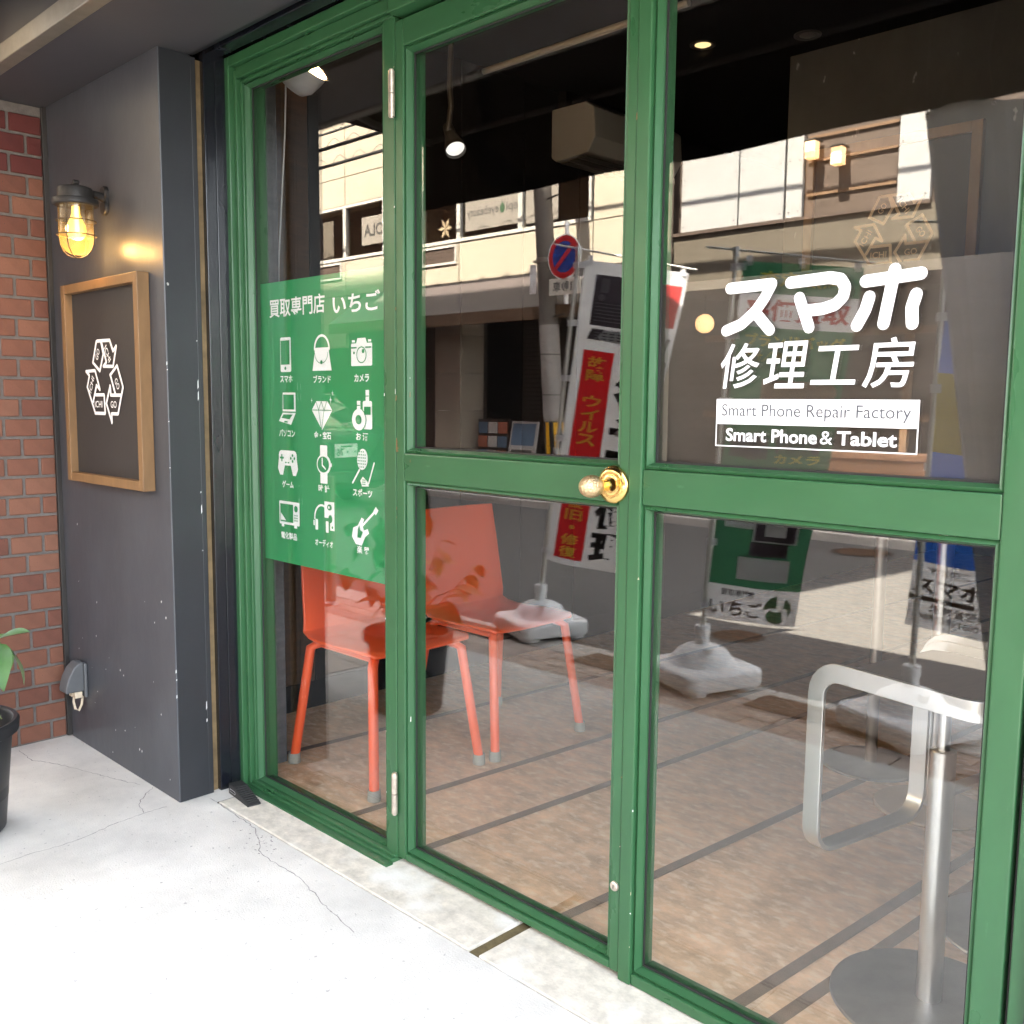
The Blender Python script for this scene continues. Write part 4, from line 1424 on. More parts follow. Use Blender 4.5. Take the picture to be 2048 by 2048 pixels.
def make_stool(label):
    t = thing('bar_stool', (0, 0, 0), label, 'bar stool', 'steel bar stools')
    MB().lathe([(0, .016), (.190, .010), (.198, .007), (.200, .003), (.199, .0005), (0, .0005)], (0, 0, 0), 56).build('base_disc', 'steel_disc', t, smooth=True)
    MB().lathe([(.030, .012), (.0255, .013), (.0255, .555), (.0235, .557), (.0, .557)], (0, 0, 0), 28).build('column', 'steel', t, smooth=True)
    MB().cyl((0, 0, .557), (0, 0, .700), .0125, n=18).build('piston', 'steel', t, smooth=True)
    # band path: closed loop; seat sides run along x, verticals at x=-xv, footrest along y
    W, D, xv, zt, zf = .185, .20, -.175, .715, .315
    rc = .055
    path = []
    # back of seat (x = +D) from +y to -y with rounded corners, in plan
    for x, y in arc(D - rc, W - rc, rc, 90, 0):
        path.append((x, y, zt))
    for x, y in arc(D - rc, -(W - rc), rc, 0, -90):
        path.append((x, y, zt))
    # side -y forward, bend down
    for a in range(7):
        q = R(90 + 90 * a / 6)
        path.append((xv + rc + rc * math.cos(q), -W, zt - rc + rc * math.sin(q)))
    # down, bend into footrest (towards +y)
    for a in range(7):
        q = R(180 + 90 * a / 6)
        path.append((xv, -W + rc + rc * math.cos(q), zf + rc + rc * math.sin(q)))
    for a in range(7):
        q = R(270 + 90 * a / 6)
        path.append((xv, W - rc + rc * math.cos(q), zf + rc + rc * math.sin(q)))
    for a in range(7):
        q = R(180 - 90 * a / 6)
        path.append((xv + rc + rc * math.cos(q), W, zt - rc + rc * math.sin(q)))
    P = [Vector(p) for p in path]
    m = len(P)
    vs, fs = [], []
    w_, t_ = .040, .010
    cen = Vector((0.0, 0.0, .52))
    for k in range(m):
        d = (P[(k + 1) % m] - P[k - 1]).normalized()
        # width direction: z for the seat ring, x for the uprights and footrest, blended through the bend
        z = P[k].z
        if z > zt - 1e-4:
            wd = Vector((0, 0, 1))
        elif z < zt - rc + 1e-4:
            wd = Vector((1, 0, 0))
        else:
            wd = Vector((P[k].x - (xv + rc), 0, P[k].z - (zt - rc)))
        wd = (wd - d * wd.dot(d)).normalized()
        nn = d.cross(wd).normalized()
        for su, sv in ((-1, -1), (1, -1), (1, 1), (-1, 1)):
            vs.append(P[k] + wd * (su * w_ / 2) + nn * (sv * t_ / 2))
    for k in range(m):
        k2 = (k + 1) % m
        best, bo = 1e9, 0
        for sh_ in range(4):       # keep corners matched round the bends
            dd = sum((vs[k * 4 + i] - vs[k2 * 4 + (i + sh_) % 4]).length for i in range(4))
            if dd < best:
                best, bo = dd, sh_
        for i in range(4):
            j = (i + 1) % 4
            fs.append((k * 4 + i, k * 4 + j, k2 * 4 + (j + bo) % 4, k2 * 4 + (i + bo) % 4))
    bmb = MB()
    bmb.add(vs, fs)
    bmb.build('steel_band', 'steel', t, smooth=True, angle=30, bevel=.0012)
    st = MB()
    out = [(D - .012, W - .04), (D - .04, W - .008), (xv + .07, W - .008), (xv + .035, W - .03), (xv + .035, -W + .03), (xv + .07, -W + .008), (D - .04, -W + .008), (D - .012, -W + .04)]
    st.prism(out, lambda u, v, d: (u, v, d), .700, .716)
    st.build('seat', 'wood_seat', t, bevel=.003)
    MB().box((-.09, -.06, .690), (.09, .06, .6995)).build('seat_mount', 'steel_disc', t, bevel=.002)
    return t


s1 = make_stool('steel bar stool nearest the glass with bent band footrest')
s1.location = (-0.722, 0.372, 0.003)
s1.rotation_euler = (0, 0, R(-12))
s3 = copy_tree(s1)
s3['label'] = 'second steel bar stool, half hidden behind the right green post'
s3.location = (-0.665, 0.81, 0.003)


def make_table(x, y, rc, cm, dm, label):
    t = thing('bar_table', (x, y, 0.003), label, 'table')
    MB().lathe([(0, .014), (.165, .009), (.17, .005), (.17, .001), (0, .001)], (x, y, .003), 48).build('base_disc', dm, t, smooth=True)
    MB().cyl((x, y, .016), (x, y, 1.03), rc, n=24).build('column', cm, t, smooth=True)
    MB().lathe([(0, 1.06), (.27, 1.06), (.275, 1.05), (.27, 1.035), (0, 1.03)], (x, y, 0), 48).build('table_top', 'wood_seat', t, smooth=True)


make_table(-1.121, 1.395, .026, 'steel', 'disc_tan', 'bar table with polished steel column and tan disc foot behind the stools')
make_table(-1.42, 1.62, .020, 'steel_disc', 'steel_disc', 'bar table with grey column and grey disc foot, deepest inside')

# ---- air conditioner
AX0, AX1, AY0, AY1, AZ0, AZ1 = -3.80, -3.02, 2.62, 2.88, 2.42, 2.73
ac = thing('air_conditioner', (-3.2, 2.3, 2.41), 'beige air conditioner under the black ceiling, seen through the door', 'air conditioner')
prof = [(0, .31), (.20, .31), (.245, .27), (.255, .10), (.215, .02), (.03, 0), (0, .03)]
MB().prism(prof, lambda u, v, d: (-3.297 + u * 1.08, 1.95 + d, 2.415 + v * .80), 0.0, .70).build('body', 'ac_white', ac, bevel=.008, seg=3)
for i in range(3):
    MB().box((-3.25 + i * .06, 1.97, 2.408 + i * .004), (-3.205 + i * .06, 2.63, 2.413 + i * .004)).build('louvre', 'ac_slot', ac)
MB().box((-3.2995, 2.0, 2.665), (-3.25, 2.6, 2.755)).build('bracket', 'black_ceiling', ac)

# ---- clamp lamp with white shade and its flex, seen at the top of the left pane
cl = thing('clamp_lamp', (-2.95, 0.26, 2.33), 'white lamp shade with a hanging white flex behind the left pane', 'lamp')
ax = Vector((.55, .18, .55)).normalized()
shp = MB().lathe([(.015, .0), (.045, .006), (.064, .030), (.072, .07), (.074, .10), (.071, .10), (.069, .07), (.061, .032), (.043, .010), (.0, .005)], (0, 0, 0), 28)
q = ax.to_track_quat('Z', 'Y').to_matrix()
shp.v = [tuple(q @ Vector(p) + Vector((-2.935, .262, 2.306))) for p in shp.v]
shp.build('shade', 'white_paint', cl, smooth=True, angle=60)
bb = MB().lathe([(0, .03), (.02, .035), (.03, .06), (.02, .085), (0, .09)], (0, 0, 0), 18)
bb.v = [tuple(q @ Vector(p) + Vector((-2.935, .262, 2.306))) for p in bb.v]
bb.build('bulb', 'lamp_warm', cl, smooth=True, angle=80)
MB().tube([(-2.957, .255, 2.320), (-2.95, .25, 2.28), (-2.96, .25, 2.15), (-2.985, .25, 1.95), (-3.01, .25, 1.75), (-3.02, .25, 1.62)], .0028, 8).build('flex', 'white_paint', cl, smooth=True)
cll = bpy.data.lights.new('clamp_lamp_light', 'POINT')
cll.energy = 0.7
cll.color = (1.0, .62, .28)
cll.shadow_soft_size = .03
cllo = bpy.data.objects.new('clamp_lamp_light', cll)
COL.objects.link(cllo)
cllo.parent = cl
cllo.location = Vector((-2.86, .29, 2.39)) - root_loc(cl)

# ---- track spot lamp
spx, spy, spz = -3.13, 1.2, 2.31
spt = thing('spot_lamp', (spx, spy, 2.7), 'black ceiling spot lamp glowing inside behind the door', 'lamp')
MB().tube([(spx - .05, spy, 2.75), (spx - .06, spy, 2.58), (spx - .05, spy, 2.50), (spx - .07, spy, 2.40)], .012, 10).build('arm', 'black_metal', spt, smooth=True)
hdv = Vector((.55, -.2, -.75)).normalized()
qq = hdv.to_track_quat('Z', 'Y').to_matrix()
hm = MB().lathe([(0, -.12), (.022, -.12), (.026, -.06), (.042, .0), (.046, .03), (.043, .03), (.040, .004), (0, -.01)], (0, 0, 0), 24)
hm.v = [tuple(qq @ Vector(p) + Vector((spx - .03, spy, 2.335))) for p in hm.v]
hm.build('head', 'black_metal', spt, smooth=True)
hb = MB().lathe([(0, .030), (.025, .027), (.040, .016)], (0, 0, 0), 24)
hb.v = [tuple(qq @ Vector(p) + Vector((spx - .03, spy, 2.335))) for p in hb.v]
hb.build('lens', 'lamp_white', spt, smooth=True, angle=80)

# ---- downlights in the black ceiling
for x, y, lab, on in ((-2.82, 1.13, 'glowing warm downlight in the ceiling above the door glass', True), (-2.44, 1.95, 'amber lit downlight in the ceiling beside the green post', True), (-2.07, 2.15, 'unlit round downlight in the black ceiling above the charcoal wall', False)):
    dl = thing('downlight', (x, y, 2.76), lab, 'downlight', 'ceiling downlights')
    MB().lathe([(.035, 0), (.05, -.004), (.055, -.001), (.055, .004)], (x, y, 2.757), 24).build('trim', 'black_metal', dl, smooth=True)
    if on:
        L_ = bpy.data.lights.new('downlight_light', 'SPOT')
        L_.energy, L_.color, L_.spot_size, L_.spot_blend, L_.shadow_soft_size = 0.08, (1.0, .72, .42), R(150), .8, .03
        Lo = bpy.data.objects.new('downlight_light', L_)
        COL.objects.link(Lo)
        Lo.parent = dl
        Lo.location = (0, 0, -.02)
    MB().lathe([(0, -.008), (.02, -.006), (.034, 0)], (x, y, 2.757), 20).build('lens', 'lamp_warm' if on else 'ac_slot', dl, smooth=True)
cr_ = tag(MB().tube([(-3.784, 1.5, 2.735), (-2.2, 1.5, 2.735)], .014, 8).build('ceiling_pipe', 'ac_white', smooth=True), 'pale pipe run under the black ceiling inside the shop', 'pipe')

# ---- gold framed board on the partition
GX0, GX1, GZ0, GZ1, GY = -2.13, -1.41, 1.55, 2.335, 2.318
gb = thing('gold_sign_board', (-1.77, GY, GZ0), 'gold framed board with pale arrows logo on the partition wall inside', 'sign')
f_ = .040
MB().box((GX0, GY - .03, GZ0), (GX0 + f_, GY, GZ1)).build('frame_side', 'gold_wood', gb, bevel=.002)
MB().box((GX1 - f_, GY - .03, GZ0), (GX1, GY, GZ1)).build('frame_side', 'gold_wood', gb, bevel=.002)
MB().box((GX0 + f_ + .0005, GY - .0295, GZ1 - f_), (GX1 - f_ - .0005, GY, GZ1)).build('frame_top', 'gold_wood', gb, bevel=.002)
MB().box((GX0 + f_ + .0005, GY - .0295, GZ0), (GX1 - f_ - .0005, GY, GZ0 + f_)).build('frame_bottom', 'gold_wood', gb, bevel=.002)
MB().box((GX0 + f_, GY - .012, GZ0 + f_), (GX1 - f_, GY - .001, GZ1 - f_)).build('board', 'board_dark', gb)
g = Gfx(lambda u, v, d: (u, GY - .0126 - d, v))
draw_logo(g, -1.775, 1.955, 1.12)
g.build('logo', 'gold_print', gb)

# ============================================================ STREET SIDE (seen mirrored in the panes)
# ---- black retractable awning of this shop
aw = thing('shop_awning', (-1.3, -1.2, 2.3), 'black fabric awning over the shopfront, mirrored as a dark valance in the glass', 'awning')
AX0_, AX1_ = -4.20, -0.70


def awf(s, t):
    x = AX0_ + (AX1_ - AX0_) * s
    y = -0.56 - 1.34 * t
    return (x, y, 2.74 - .08 * t - .03 * math.sin(math.pi * t))


MB().grid(24, 8, awf).build('canopy', 'awning_black', aw, smooth=True)


def valf(s, t):
    x = AX0_ + (AX1_ - AX0_) * s
    drop = (.365 + .006 * math.sin(x * 2.3) + .004 * math.sin(x * 5.1 + 1)) * t
    return (x, -1.905 + .010 * math.sin(x * 6.0) * t, 2.66 - drop)


MB().grid(90, 5, valf).build('valance', 'awning_black', aw, smooth=True)
MB().tube([(AX0_ - .02, -1.90, 2.66), (AX1_ + .02, -1.90, 2.66)], .022, 10).build('front_bar', 'black_metal', aw, smooth=True)
for pts in ([(-3.40, -.56, 2.50), (-4.03, -1.45, 2.63), (-4.12, -1.88, 2.64)], [(-1.5, -.56, 2.62), (-.95, -1.3, 2.63), (-.85, -1.88, 2.63)]):
    MB().tube(pts, .020, 8).build('folding_arm', 'black_metal', aw, smooth=True)
aw2 = MB()
aw2.tube([(-4.16, -1.91, 2.55), (-4.17, -1.92, 2.48), (-4.15, -1.915, 2.42), (-4.16, -1.92, 2.37)], .008, 6)
aw2.build('pull_cord', 'cable', aw, smooth=True)

# ---- grey vinyl weather curtain tied to the awning front
vc = thing('vinyl_curtain', (-0.3, -1.88, 0.08), 'dark grey vinyl weather curtain hanging at the right, mirrored in the window', 'curtain')


def vcf(s, t):
    z = 2.282 - 2.20 * t
    xl = -1.468 + .37 * t
    x = xl + (-0.80 - xl) * s
    y = -1.893 + .014 * math.sin(s * 11 + t * 2.0) * (.3 + t) + .006 * math.sin(s * 61)
    return (x, y, z + .015 * math.sin(s * 9))


MB().grid(36, 30, vcf).build('sheet', 'vinyl_grey', vc, smooth=True)
for i in range(4):
    s = i / 3
    x, y, z = vcf(min(1, max(0, s)), .004)
    MB().tube([(x + .008 + .006 * math.cos(a), y + .004, z - .006 + .006 * math.sin(a)) for a in [2 * math.pi * k / 10 for k in range(10)]], .002, 5, closed=True).build('eyelet', 'steel', vc, smooth=True)
    MB().tube([(x + .008, y + .005, z), (x + .002 - .02 * (i % 2), y + .008, z + .15), (x, -1.90, 2.64)], .0022, 5).build('tie_cord', 'cable', vc, smooth=True)

# ---- translucent flag fabrics
for nm in ('flag_white', 'flag_red', 'flag_green', 'flag_blue', 'flag_grey', 'flag_tan', 'vinyl_grey'):
    t_ = MATS[nm].node_tree
    b_ = t_.nodes['Principled BSDF']
    tl = t_.nodes.new('ShaderNodeBsdfTranslucent')
    tl.inputs[0].default_value = b_.inputs['Base Color'].default_value
    mx_ = t_.nodes.new('ShaderNodeMixShader')
    mx_.inputs[0].default_value = 0.5
    out_ = t_.nodes['Material Output']
    t_.links.new(b_.outputs[0], mx_.inputs[1])
    t_.links.new(tl.outputs[0], mx_.inputs[2])
    t_.links.new(mx_.outputs[0], out_.inputs[0])


def make_flag(label, bx, by, ptop, TL, TR, BL_, BR_, cloth, ph, pieces=None):
    """nobori banner: water-filled base, leaning pole, cross bar, cloth; returns thing and cloth mapping"""
    t = thing('banner_flag', (bx, by, 0), label, 'banner', 'shop banners along the kerb')
    zb = 0.002
    # base tank: rounded square tray with arched feet, dome and neck
    sq = []
    for cx, cy_, a0 in ((.15, -.15, -90), (.15, .15, 0), (-.15, .15, 90), (-.15, -.15, 180)):
        for k in range(5):
            a = R(a0 + 22.5 * k)
            sq.append((cx + .055 * math.cos(a), cy_ + .055 * math.sin(a)))
    tk = MB()
    n = len(sq)
    rows = [(.98, .018), (1.0, .03), (1.0, .082), (.96, .095), (.82, .101)]
    rot = R(20)
    vs = []
    for k, h in rows:
        for (x, y) in sq:
            vs.append((bx + k * (x * math.cos(rot) - y * math.sin(rot)), by + k * (x * math.sin(rot) + y * math.cos(rot)), zb + h))
    fs = [(r * n + i, r * n + (i + 1) % n, (r + 1) * n + (i + 1) % n, (r + 1) * n + i) for r in range(len(rows) - 1) for i in range(n)]
    fs += [tuple(range(n - 1, -1, -1)), tuple(range((len(rows) - 1) * n, len(rows) * n))]
    tk.add(vs, fs)
    base = tk.build('base_tank', 'white_plastic', t, smooth=True, angle=22, bevel=.005)
    ft = MB()
    for sx, sy in ((1, 1), (1, -1), (-1, 1), (-1, -1)):
        x, y = sx * .135, sy * .135
        ft = MB()
        ft.cyl((bx + x * math.cos(rot) - y * math.sin(rot), by + x * math.sin(rot) + y * math.cos(rot), zb), (bx + x * math.cos(rot) - y * math.sin(rot), by + x * math.sin(rot) + y * math.cos(rot), zb + .03), .055, .06, 16)
        ft.build('foot', 'white_plastic', base, smooth=True)
    MB().lathe([(.155, .1), (.15, .108), (.142, .112), (.135, .125), (.115, .155), (.08, .175), (.045, .184), (.032, .188)], (bx, by, zb), 32).build('dome', 'white_plastic', base, smooth=True, angle=60)
    MB().lathe([(.030, .18), (.030, .225), (.034, .228), (.034, .268), (.030, .272), (.0, .272)], (bx, by, zb), 20).build('neck', 'white_plastic', base, smooth=True)
    MB().cyl((bx + .07, by + .06, zb + .145), (bx + .082, by + .070, zb + .19), .02, n=14).build('filler_cap', 'white_plastic', base, smooth=True)
    p0, p1 = Vector((bx, by, .22)), Vector(ptop)
    pm = p0.lerp(p1, .42)
    pol = MB().tube([p0, pm], .0125, 12).build('pole', 'pole_white', t, smooth=True)
    MB().tube([pm, p1], .0095, 12).build('pole', 'pole_white', t, smooth=True)
    MB().tube([p0.lerp(p1, .40), p0.lerp(p1, .44)], .0165, 12).build('pole_collar', 'white_plastic', pol, smooth=True)
    MB().cyl(p1 - Vector((0, 0, .03)), p1 + Vector((0, 0, .012)), .014, n=14).build('pole_cap', 'white_plastic', t, smooth=True)
    TLv, TRv = Vector(TL), Vector(TR)
    dirv = (TRv - TLv).normalized()
    MB().tube([p1 - dirv * .13 + Vector((0, 0, .005)), TRv + dirv * .04 + Vector((0, 0, .02))], .005, 8).build('cross_bar', 'pole_white', t, smooth=True)

    def cf(u, v, d):
        # u 0..1 from the pole, v 0..1 up
        p = (Vector(BL_).lerp(Vector(BR_), u)).lerp(TLv.lerp(TRv, u), v)
        wv = (.020 * math.sin(6.0 * u + 5.0 * v + ph) + .010 * math.sin(15 * v + 9 * u + ph)) * (0.25 + u) * (1.15 - v)
        return (p.x, p.y + wv + d, p.z - .012 * math.sin(math.pi * u) * (1 - v))

    for u0, v0, u1, v1, mm in (pieces or [(0, 0, 1, 1, cloth)]):
        MB().grid(max(2, int(26 * (u1 - u0))), max(2, int(60 * (v1 - v0))), lambda s, q: cf(u0 + (u1 - u0) * s, v0 + (v1 - v0) * q, 0.0)).build('cloth', mm, t, smooth=True)
    lp = MB()
    for v in (.985, .80, .62, .42, .22, .03):
        a_ = Vector(cf(0.0, v, 0))
        zz = a_.z
        k = (zz - p0.z) / (p1.z - p0.z)
        pp_ = p0.lerp(p1, min(1, max(0, k)))
        MB().band([pp_ + Vector((-.012, .012, 0)), a_ + Vector((.02, .003, 0))], (0, 0, 1), .032, .002, closed=False).build('loop', 'flag_white', t)
    for u in (.06, .5, .95):
        a_ = Vector(cf(u, .995, 0))
        MB().band([a_ + Vector((0, .002, -.01)), a_ + Vector((0, .004, .032))], (1, 0, 0), .03, .002, closed=False).build('loop', 'flag_white', t)
    return t, cf


# white banner
t, cf = make_flag('white nobori banner with red strip and yellow Japanese text, in the door glass reflection', -3.565, -2.2, (-3.33, -2.2, 2.045), (-3.285, -2.2, 1.985), (-2.81, -2.42, 1.90), (-3.525, -2.2, .42), (-3.05, -2.27, .39), 'flag_white', .4,
                  [(0, 0, 1, .02, 'flag_white'), (0, .02, .10, .72, 'flag_white'), (.10, .02, .44, .72, 'flag_red'), (.44, .02, 1, .72, 'flag_white'), (0, .72, 1, 1, 'flag_white')])
g = Gfx(cf, .002)
g.patch(.66, .82, .97, .955, 8, 8)
g.build('red_print', 'flag_red', t)
g = Gfx(cf, .0050)
col = '故障 ウイルス データ復旧・修復'
for i, ch_ in enumerate(col):
    if ch_ == ' ':
        continue
    c_ = .705 - (i + .5) * (.68 / len(col))
    if ch_ == 'ー':
        g.rect(.26, c_ - .015, .28, c_ + .015)
    elif ch_ == '・':
        g.disc(.27, c_, .03, .008, 8)
    else:
        g.text(ch_, .17, c_ - .0185, .37, c_ + .0185, .02)
g.build('yellow_lettering', 'flag_yellow', t)
g = Gfx(cf, .003)
for i, ch_ in enumerate('パソコン修理'):
    c_ = .665 - i * .118
    g.text(ch_, .50, c_ - .054, .99, c_ + .054, .045)
g.build('black_lettering', 'flag_black', t)
g = Gfx(cf, .002)
g.patch(.13, .80, .50, .96, 9, 8)
g.poly([(.12, .755), (.95, .745), (.97, .785), (.16, .79)])
g.build('computer_picture', 'flag_purple', t)
g = Gfx(cf, .004)
g.rect(.20, .905, .28, .95)
g.disc(.22, .89, .035, .011, 10)
for i in range(6):
    g.rect(.17, .815 + i * .011, .46, .818 + i * .011)
for r_ in range(3):
    for i in range(9):
        g.rect(.20 + i * .08, .758 + r_ * .009, .255 + i * .08, .763 + r_ * .009)
g.build('picture_details', 'flag_grey', t)

# green banner
t, cf = make_flag('green nobori banner with white bands, laptop picture and red text, reflected in the right window', -2.406, -2.03, (-2.298, -2.03, 1.915), (-2.262, -2.03, 1.865), (-1.795, -2.18, 1.81), (-2.392, -2.03, .315), (-1.985, -2.10, .325), 'flag_green', 1.7,
                  [(0, 0, 1, .102, 'flag_white'), (0, .102, 1, .828, 'flag_green'), (0, .828, 1, .918, 'flag_white'), (0, .918, 1, 1, 'flag_green')])
g = Gfx(cf, .002)
g.patch(.10, .27, .42, .44, 8, 10)
g.patch(.395, .236, .885, .342, 10, 6)
g.build('white_bands', 'print_white', t)
g = Gfx(cf, .004)
g.text('高価買取', .08, .845, .95, .905, .03)
g.build('red_lettering', 'flag_red', t)
g = Gfx(cf, .003)
g.text('査定無料', .16, .938, .86, .978, .03)
g.text('ブランドバッグ', .10, .775, .95, .812, .03)
g.text('時計／貴金属', .10, .735, .62, .766, .02)
g.text('カメラ', .52, .462, .92, .488, .03)
g.build('yellow_lettering', 'flag_yellow', t)
g = Gfx(cf, .003)
g.text('買取専門店', .14, .072, .50, .092, .02)
g.text('いちご', .04, .015, .60, .062, .02)
g.build('black_lettering', 'flag_black', t)
g = Gfx(cf, .003)
draw_logo(g, .78, .045, .9, .024, False) if False else None
for a0 in (95, 215, 335):
    g.ring(.78, .046, .15, .040, .035, 8, a0, a0 + 85)
g.build('arrows_mark', 'flag_green', t)
g = Gfx(cf, .003)
g.patch(.30, .57, .78, .69, 10, 8)
g.disc(.86, .66, .10, .03, 14)
g.build('handbag_picture', 'print_tan', t)
g = Gfx(cf, .003)
g.rect(.06, .47, .44, .53)
g.disc(.26, .50, .15, .035, 16)
g.rect(.52, .49, .90, .535)
g.patch(.42, .24, .86, .335, 10, 6)
g.patch(.38, .195, .80, .235, 10, 3)
g.disc(.80, .40, .12, .03, 14)
g.build('device_picture', 'flag_purple', t)
g = Gfx(cf, .005)
g.patch(.52, .255, .76, .315, 6, 4)
g.patch(.28, .125, .84, .19, 12, 4)
g.build('laptop_screen', 'print_white', t)
g = Gfx(cf, .005)
g.patch(.27, .33, .48, .44, 5, 7)
g.build('phone_picture', 'print_blue', t)

# blue banner, mostly behind the vinyl curtain
t, cf = make_flag('blue and white nobori banner partly hidden by the grey vinyl curtain', -1.464, -2.04, (-1.43, -2.06, 1.93), (-1.395, -2.05, 1.88), (-0.93, -2.12, 1.85), (-1.505, -2.05, .425), (-1.03, -2.12, .40), 'flag_blue', 3.1,
                  [(0, 0, 1, .175, 'flag_white'), (0, .175, 1, .46, 'flag_blue'), (0, .46, 1, .66, 'flag_yellow'), (0, .66, 1, 1, 'flag_blue')])
g = Gfx(cf, .004)
g.text('スマホのことなら何でも', .02, .146, .98, .166, .012)
g.text('スマホ修理', .02, .092, .92, .138, .03)
g.text('総務省登録修理業者', .16, .045, .98, .068, .016)
g.text('登録番号T000', .04, .018, .55, .040, .014)
g.text('2 R0', .60, .014, .92, .036, .012)
for i in range(1):
    g.rect(.0, .074, .50, .086)
g.build('black_lettering', 'flag_black', t)
g = Gfx(cf, .006)
g.text('交換なら', .3, .47, .8, .62, .02)
g.build('tan_lettering', 'flag_tan', t)

# ---- slim steel bollard on the pavement
bo = thing('bollard', (-5.0, -1.82, 0), 'slim steel bollard on a round foot by the kerb, mirrored in the left pane', 'bollard')
MB().lathe([(0, .02), (.05, .02), (.065, .012), (.068, 0)], (-5.0, -1.82, 0), 24).build('foot', 'steel_disc', bo, smooth=True)
MB().cyl((-5.0, -1.82, .018), (-5.0, -1.82, .80), .03, n=20).build('post', 'alu_strip', bo, smooth=True)

# ---- utility pole with striped guard
up = thing('utility_pole', (-8.16, -7.42, .045), 'concrete utility pole with yellow and black striped guard across the street', 'utility pole')


def upx(z):
    return -8.235 - (z - 1.0) * .085


MB().tube([(upx(z), -7.42, z) for z in (.046, 2, 4, 6, 8, 9.5)], [.120, .117, .113, .108, .10, .095], 28).build('pole', 'concrete_pole', up, smooth=True)
MB().tube([(upx(z), -7.42, z) for z in (1.03, 1.6, 2.22)], [.128, .126, .124], 28).build('guard_sleeve', 'pole_wrap', up, smooth=True)
for z in (1.36, 1.86):
    MB().tube([(upx(z), -7.42, z - .008), (upx(z), -7.42, z + .008)], .1292, 28).build('sleeve_band', 'concrete_pole', up)
ws = 14
for i in range(ws):
    a0, a1 = 2 * math.pi * i / ws, 2 * math.pi * (i + 1) / ws
    m_ = MB()
    for k in range(3):
        b0, b1 = a0 + (a1 - a0) * k / 3, a0 + (a1 - a0) * (k + 1) / 3
        m_.add([(upx(.2) + .132 * math.cos(b0), -7.42 + .132 * math.sin(b0), .2), (upx(.2) + .132 * math.cos(b1), -7.42 + .132 * math.sin(b1), .2), (upx(1.0) + .131 * math.cos(b1), -7.42 + .131 * math.sin(b1), 1.02), (upx(1.0) + .131 * math.cos(b0), -7.42 + .131 * math.sin(b0), 1.02)], [(0, 1, 2, 3)])
    m_.build('warning_stripe', 'warn_yellow' if i % 2 else 'warn_black', up)
MB().tube([(upx(3.03) - .19, -7.40, 3.02), (upx(3.03) + .42, -7.28, 3.02)], .018, 8).build('sign_bracket', 'alu_strip', up, smooth=True)
MB().tube([(upx(3.03), -7.42, 2.99), (upx(3.03), -7.42, 3.05)], .125, 24).build('clamp', 'alu_strip', up, smooth=True)
for z in (2.32, 3.75):
    MB().tube([(upx(z) + .1, -7.38, z), (upx(z) + .32, -7.34, z + .02)], .012, 8).build('step_bolt', 'iron_dark', up, smooth=True)
pg = Gfx(lambda u, v, d: (u, -7.262 + d, v))
pg.rect(-8.53, 2.60, -8.42, 2.96)
pg.build('pole_tag', 'white_paint', up)

# ---- no parking sign and its plate
ns = thing('no_parking_sign', (-7.93, -7.27, 2.5), 'round red and blue no parking sign with plate under it, across the street', 'road sign')
MB().cyl((-7.93, -7.27, 2.45), (-7.93, -7.27, 3.42), .028, n=14).build('sign_post', 'white_paint', ns, smooth=True)
sg = lambda u, v, d: (-7.93 - u, -7.225 + d, 3.0 + v)
MB().cyl((-7.93, -7.24, 3.0), (-7.93, -7.225, 3.0), .262, n=40).build('disc_back', 'white_paint', ns, smooth=True)
g = Gfx(sg, .001)
g.disc(0, 0, .250, n=40)
g.build('red_disc', 'sign_red', ns)
g = Gfx(sg, .003)
g.disc(0, 0, .185, n=40)
g.build('blue_disc', 'sign_blue', ns)
g = Gfx(sg, .005)
g.poly([(-.155, .11), (-.115, .15), (.15, -.11), (.115, -.15)])
g.build('red_slash', 'sign_red', ns)
MB().box((-8.17, -7.235, 2.555), (-7.66, -7.225, 2.755)).build('plate', 'sign_plate', ns, bevel=.01)
g = Gfx(lambda u, v, d: (-7.70 - u, -7.2235 + d, 2.585 + v))
g.text('自動車', .03, .01, .40, .13, .01)
g.build('plate_text', 'far_text', ns)

# ---- overhead cables
for i, (z, r_) in enumerate(((5.20, .018), (5.03, .028), (4.81, .026), (5.45, .014))):
    cb_ = thing('overhead_cable', (-12, -7.0, z), ('topmost but one', 'second thick', 'lowest', 'highest thin')[i] + ' overhead cable above the street with lashing loops', 'cable', 'overhead cables')
    pts = [(-30 + 2 * k, -7.0 - .1 * i, z + .10 * math.cos((k - 9) * .25) - .1) for k in range(19)]
    MB().tube(pts, r_, 6).build('cable', 'cable', cb_, smooth=True)
    sp_ = []
    for k in range(110):
        x = -16 + k * .07
        sp_.append((x, -7.0 - .1 * i, z + .05 + .055 * math.sin(k * .9) + .012 * math.cos((x) * 2)))
    MB().tube(sp_, .0045, 4).build('lashing', 'cable', cb_)

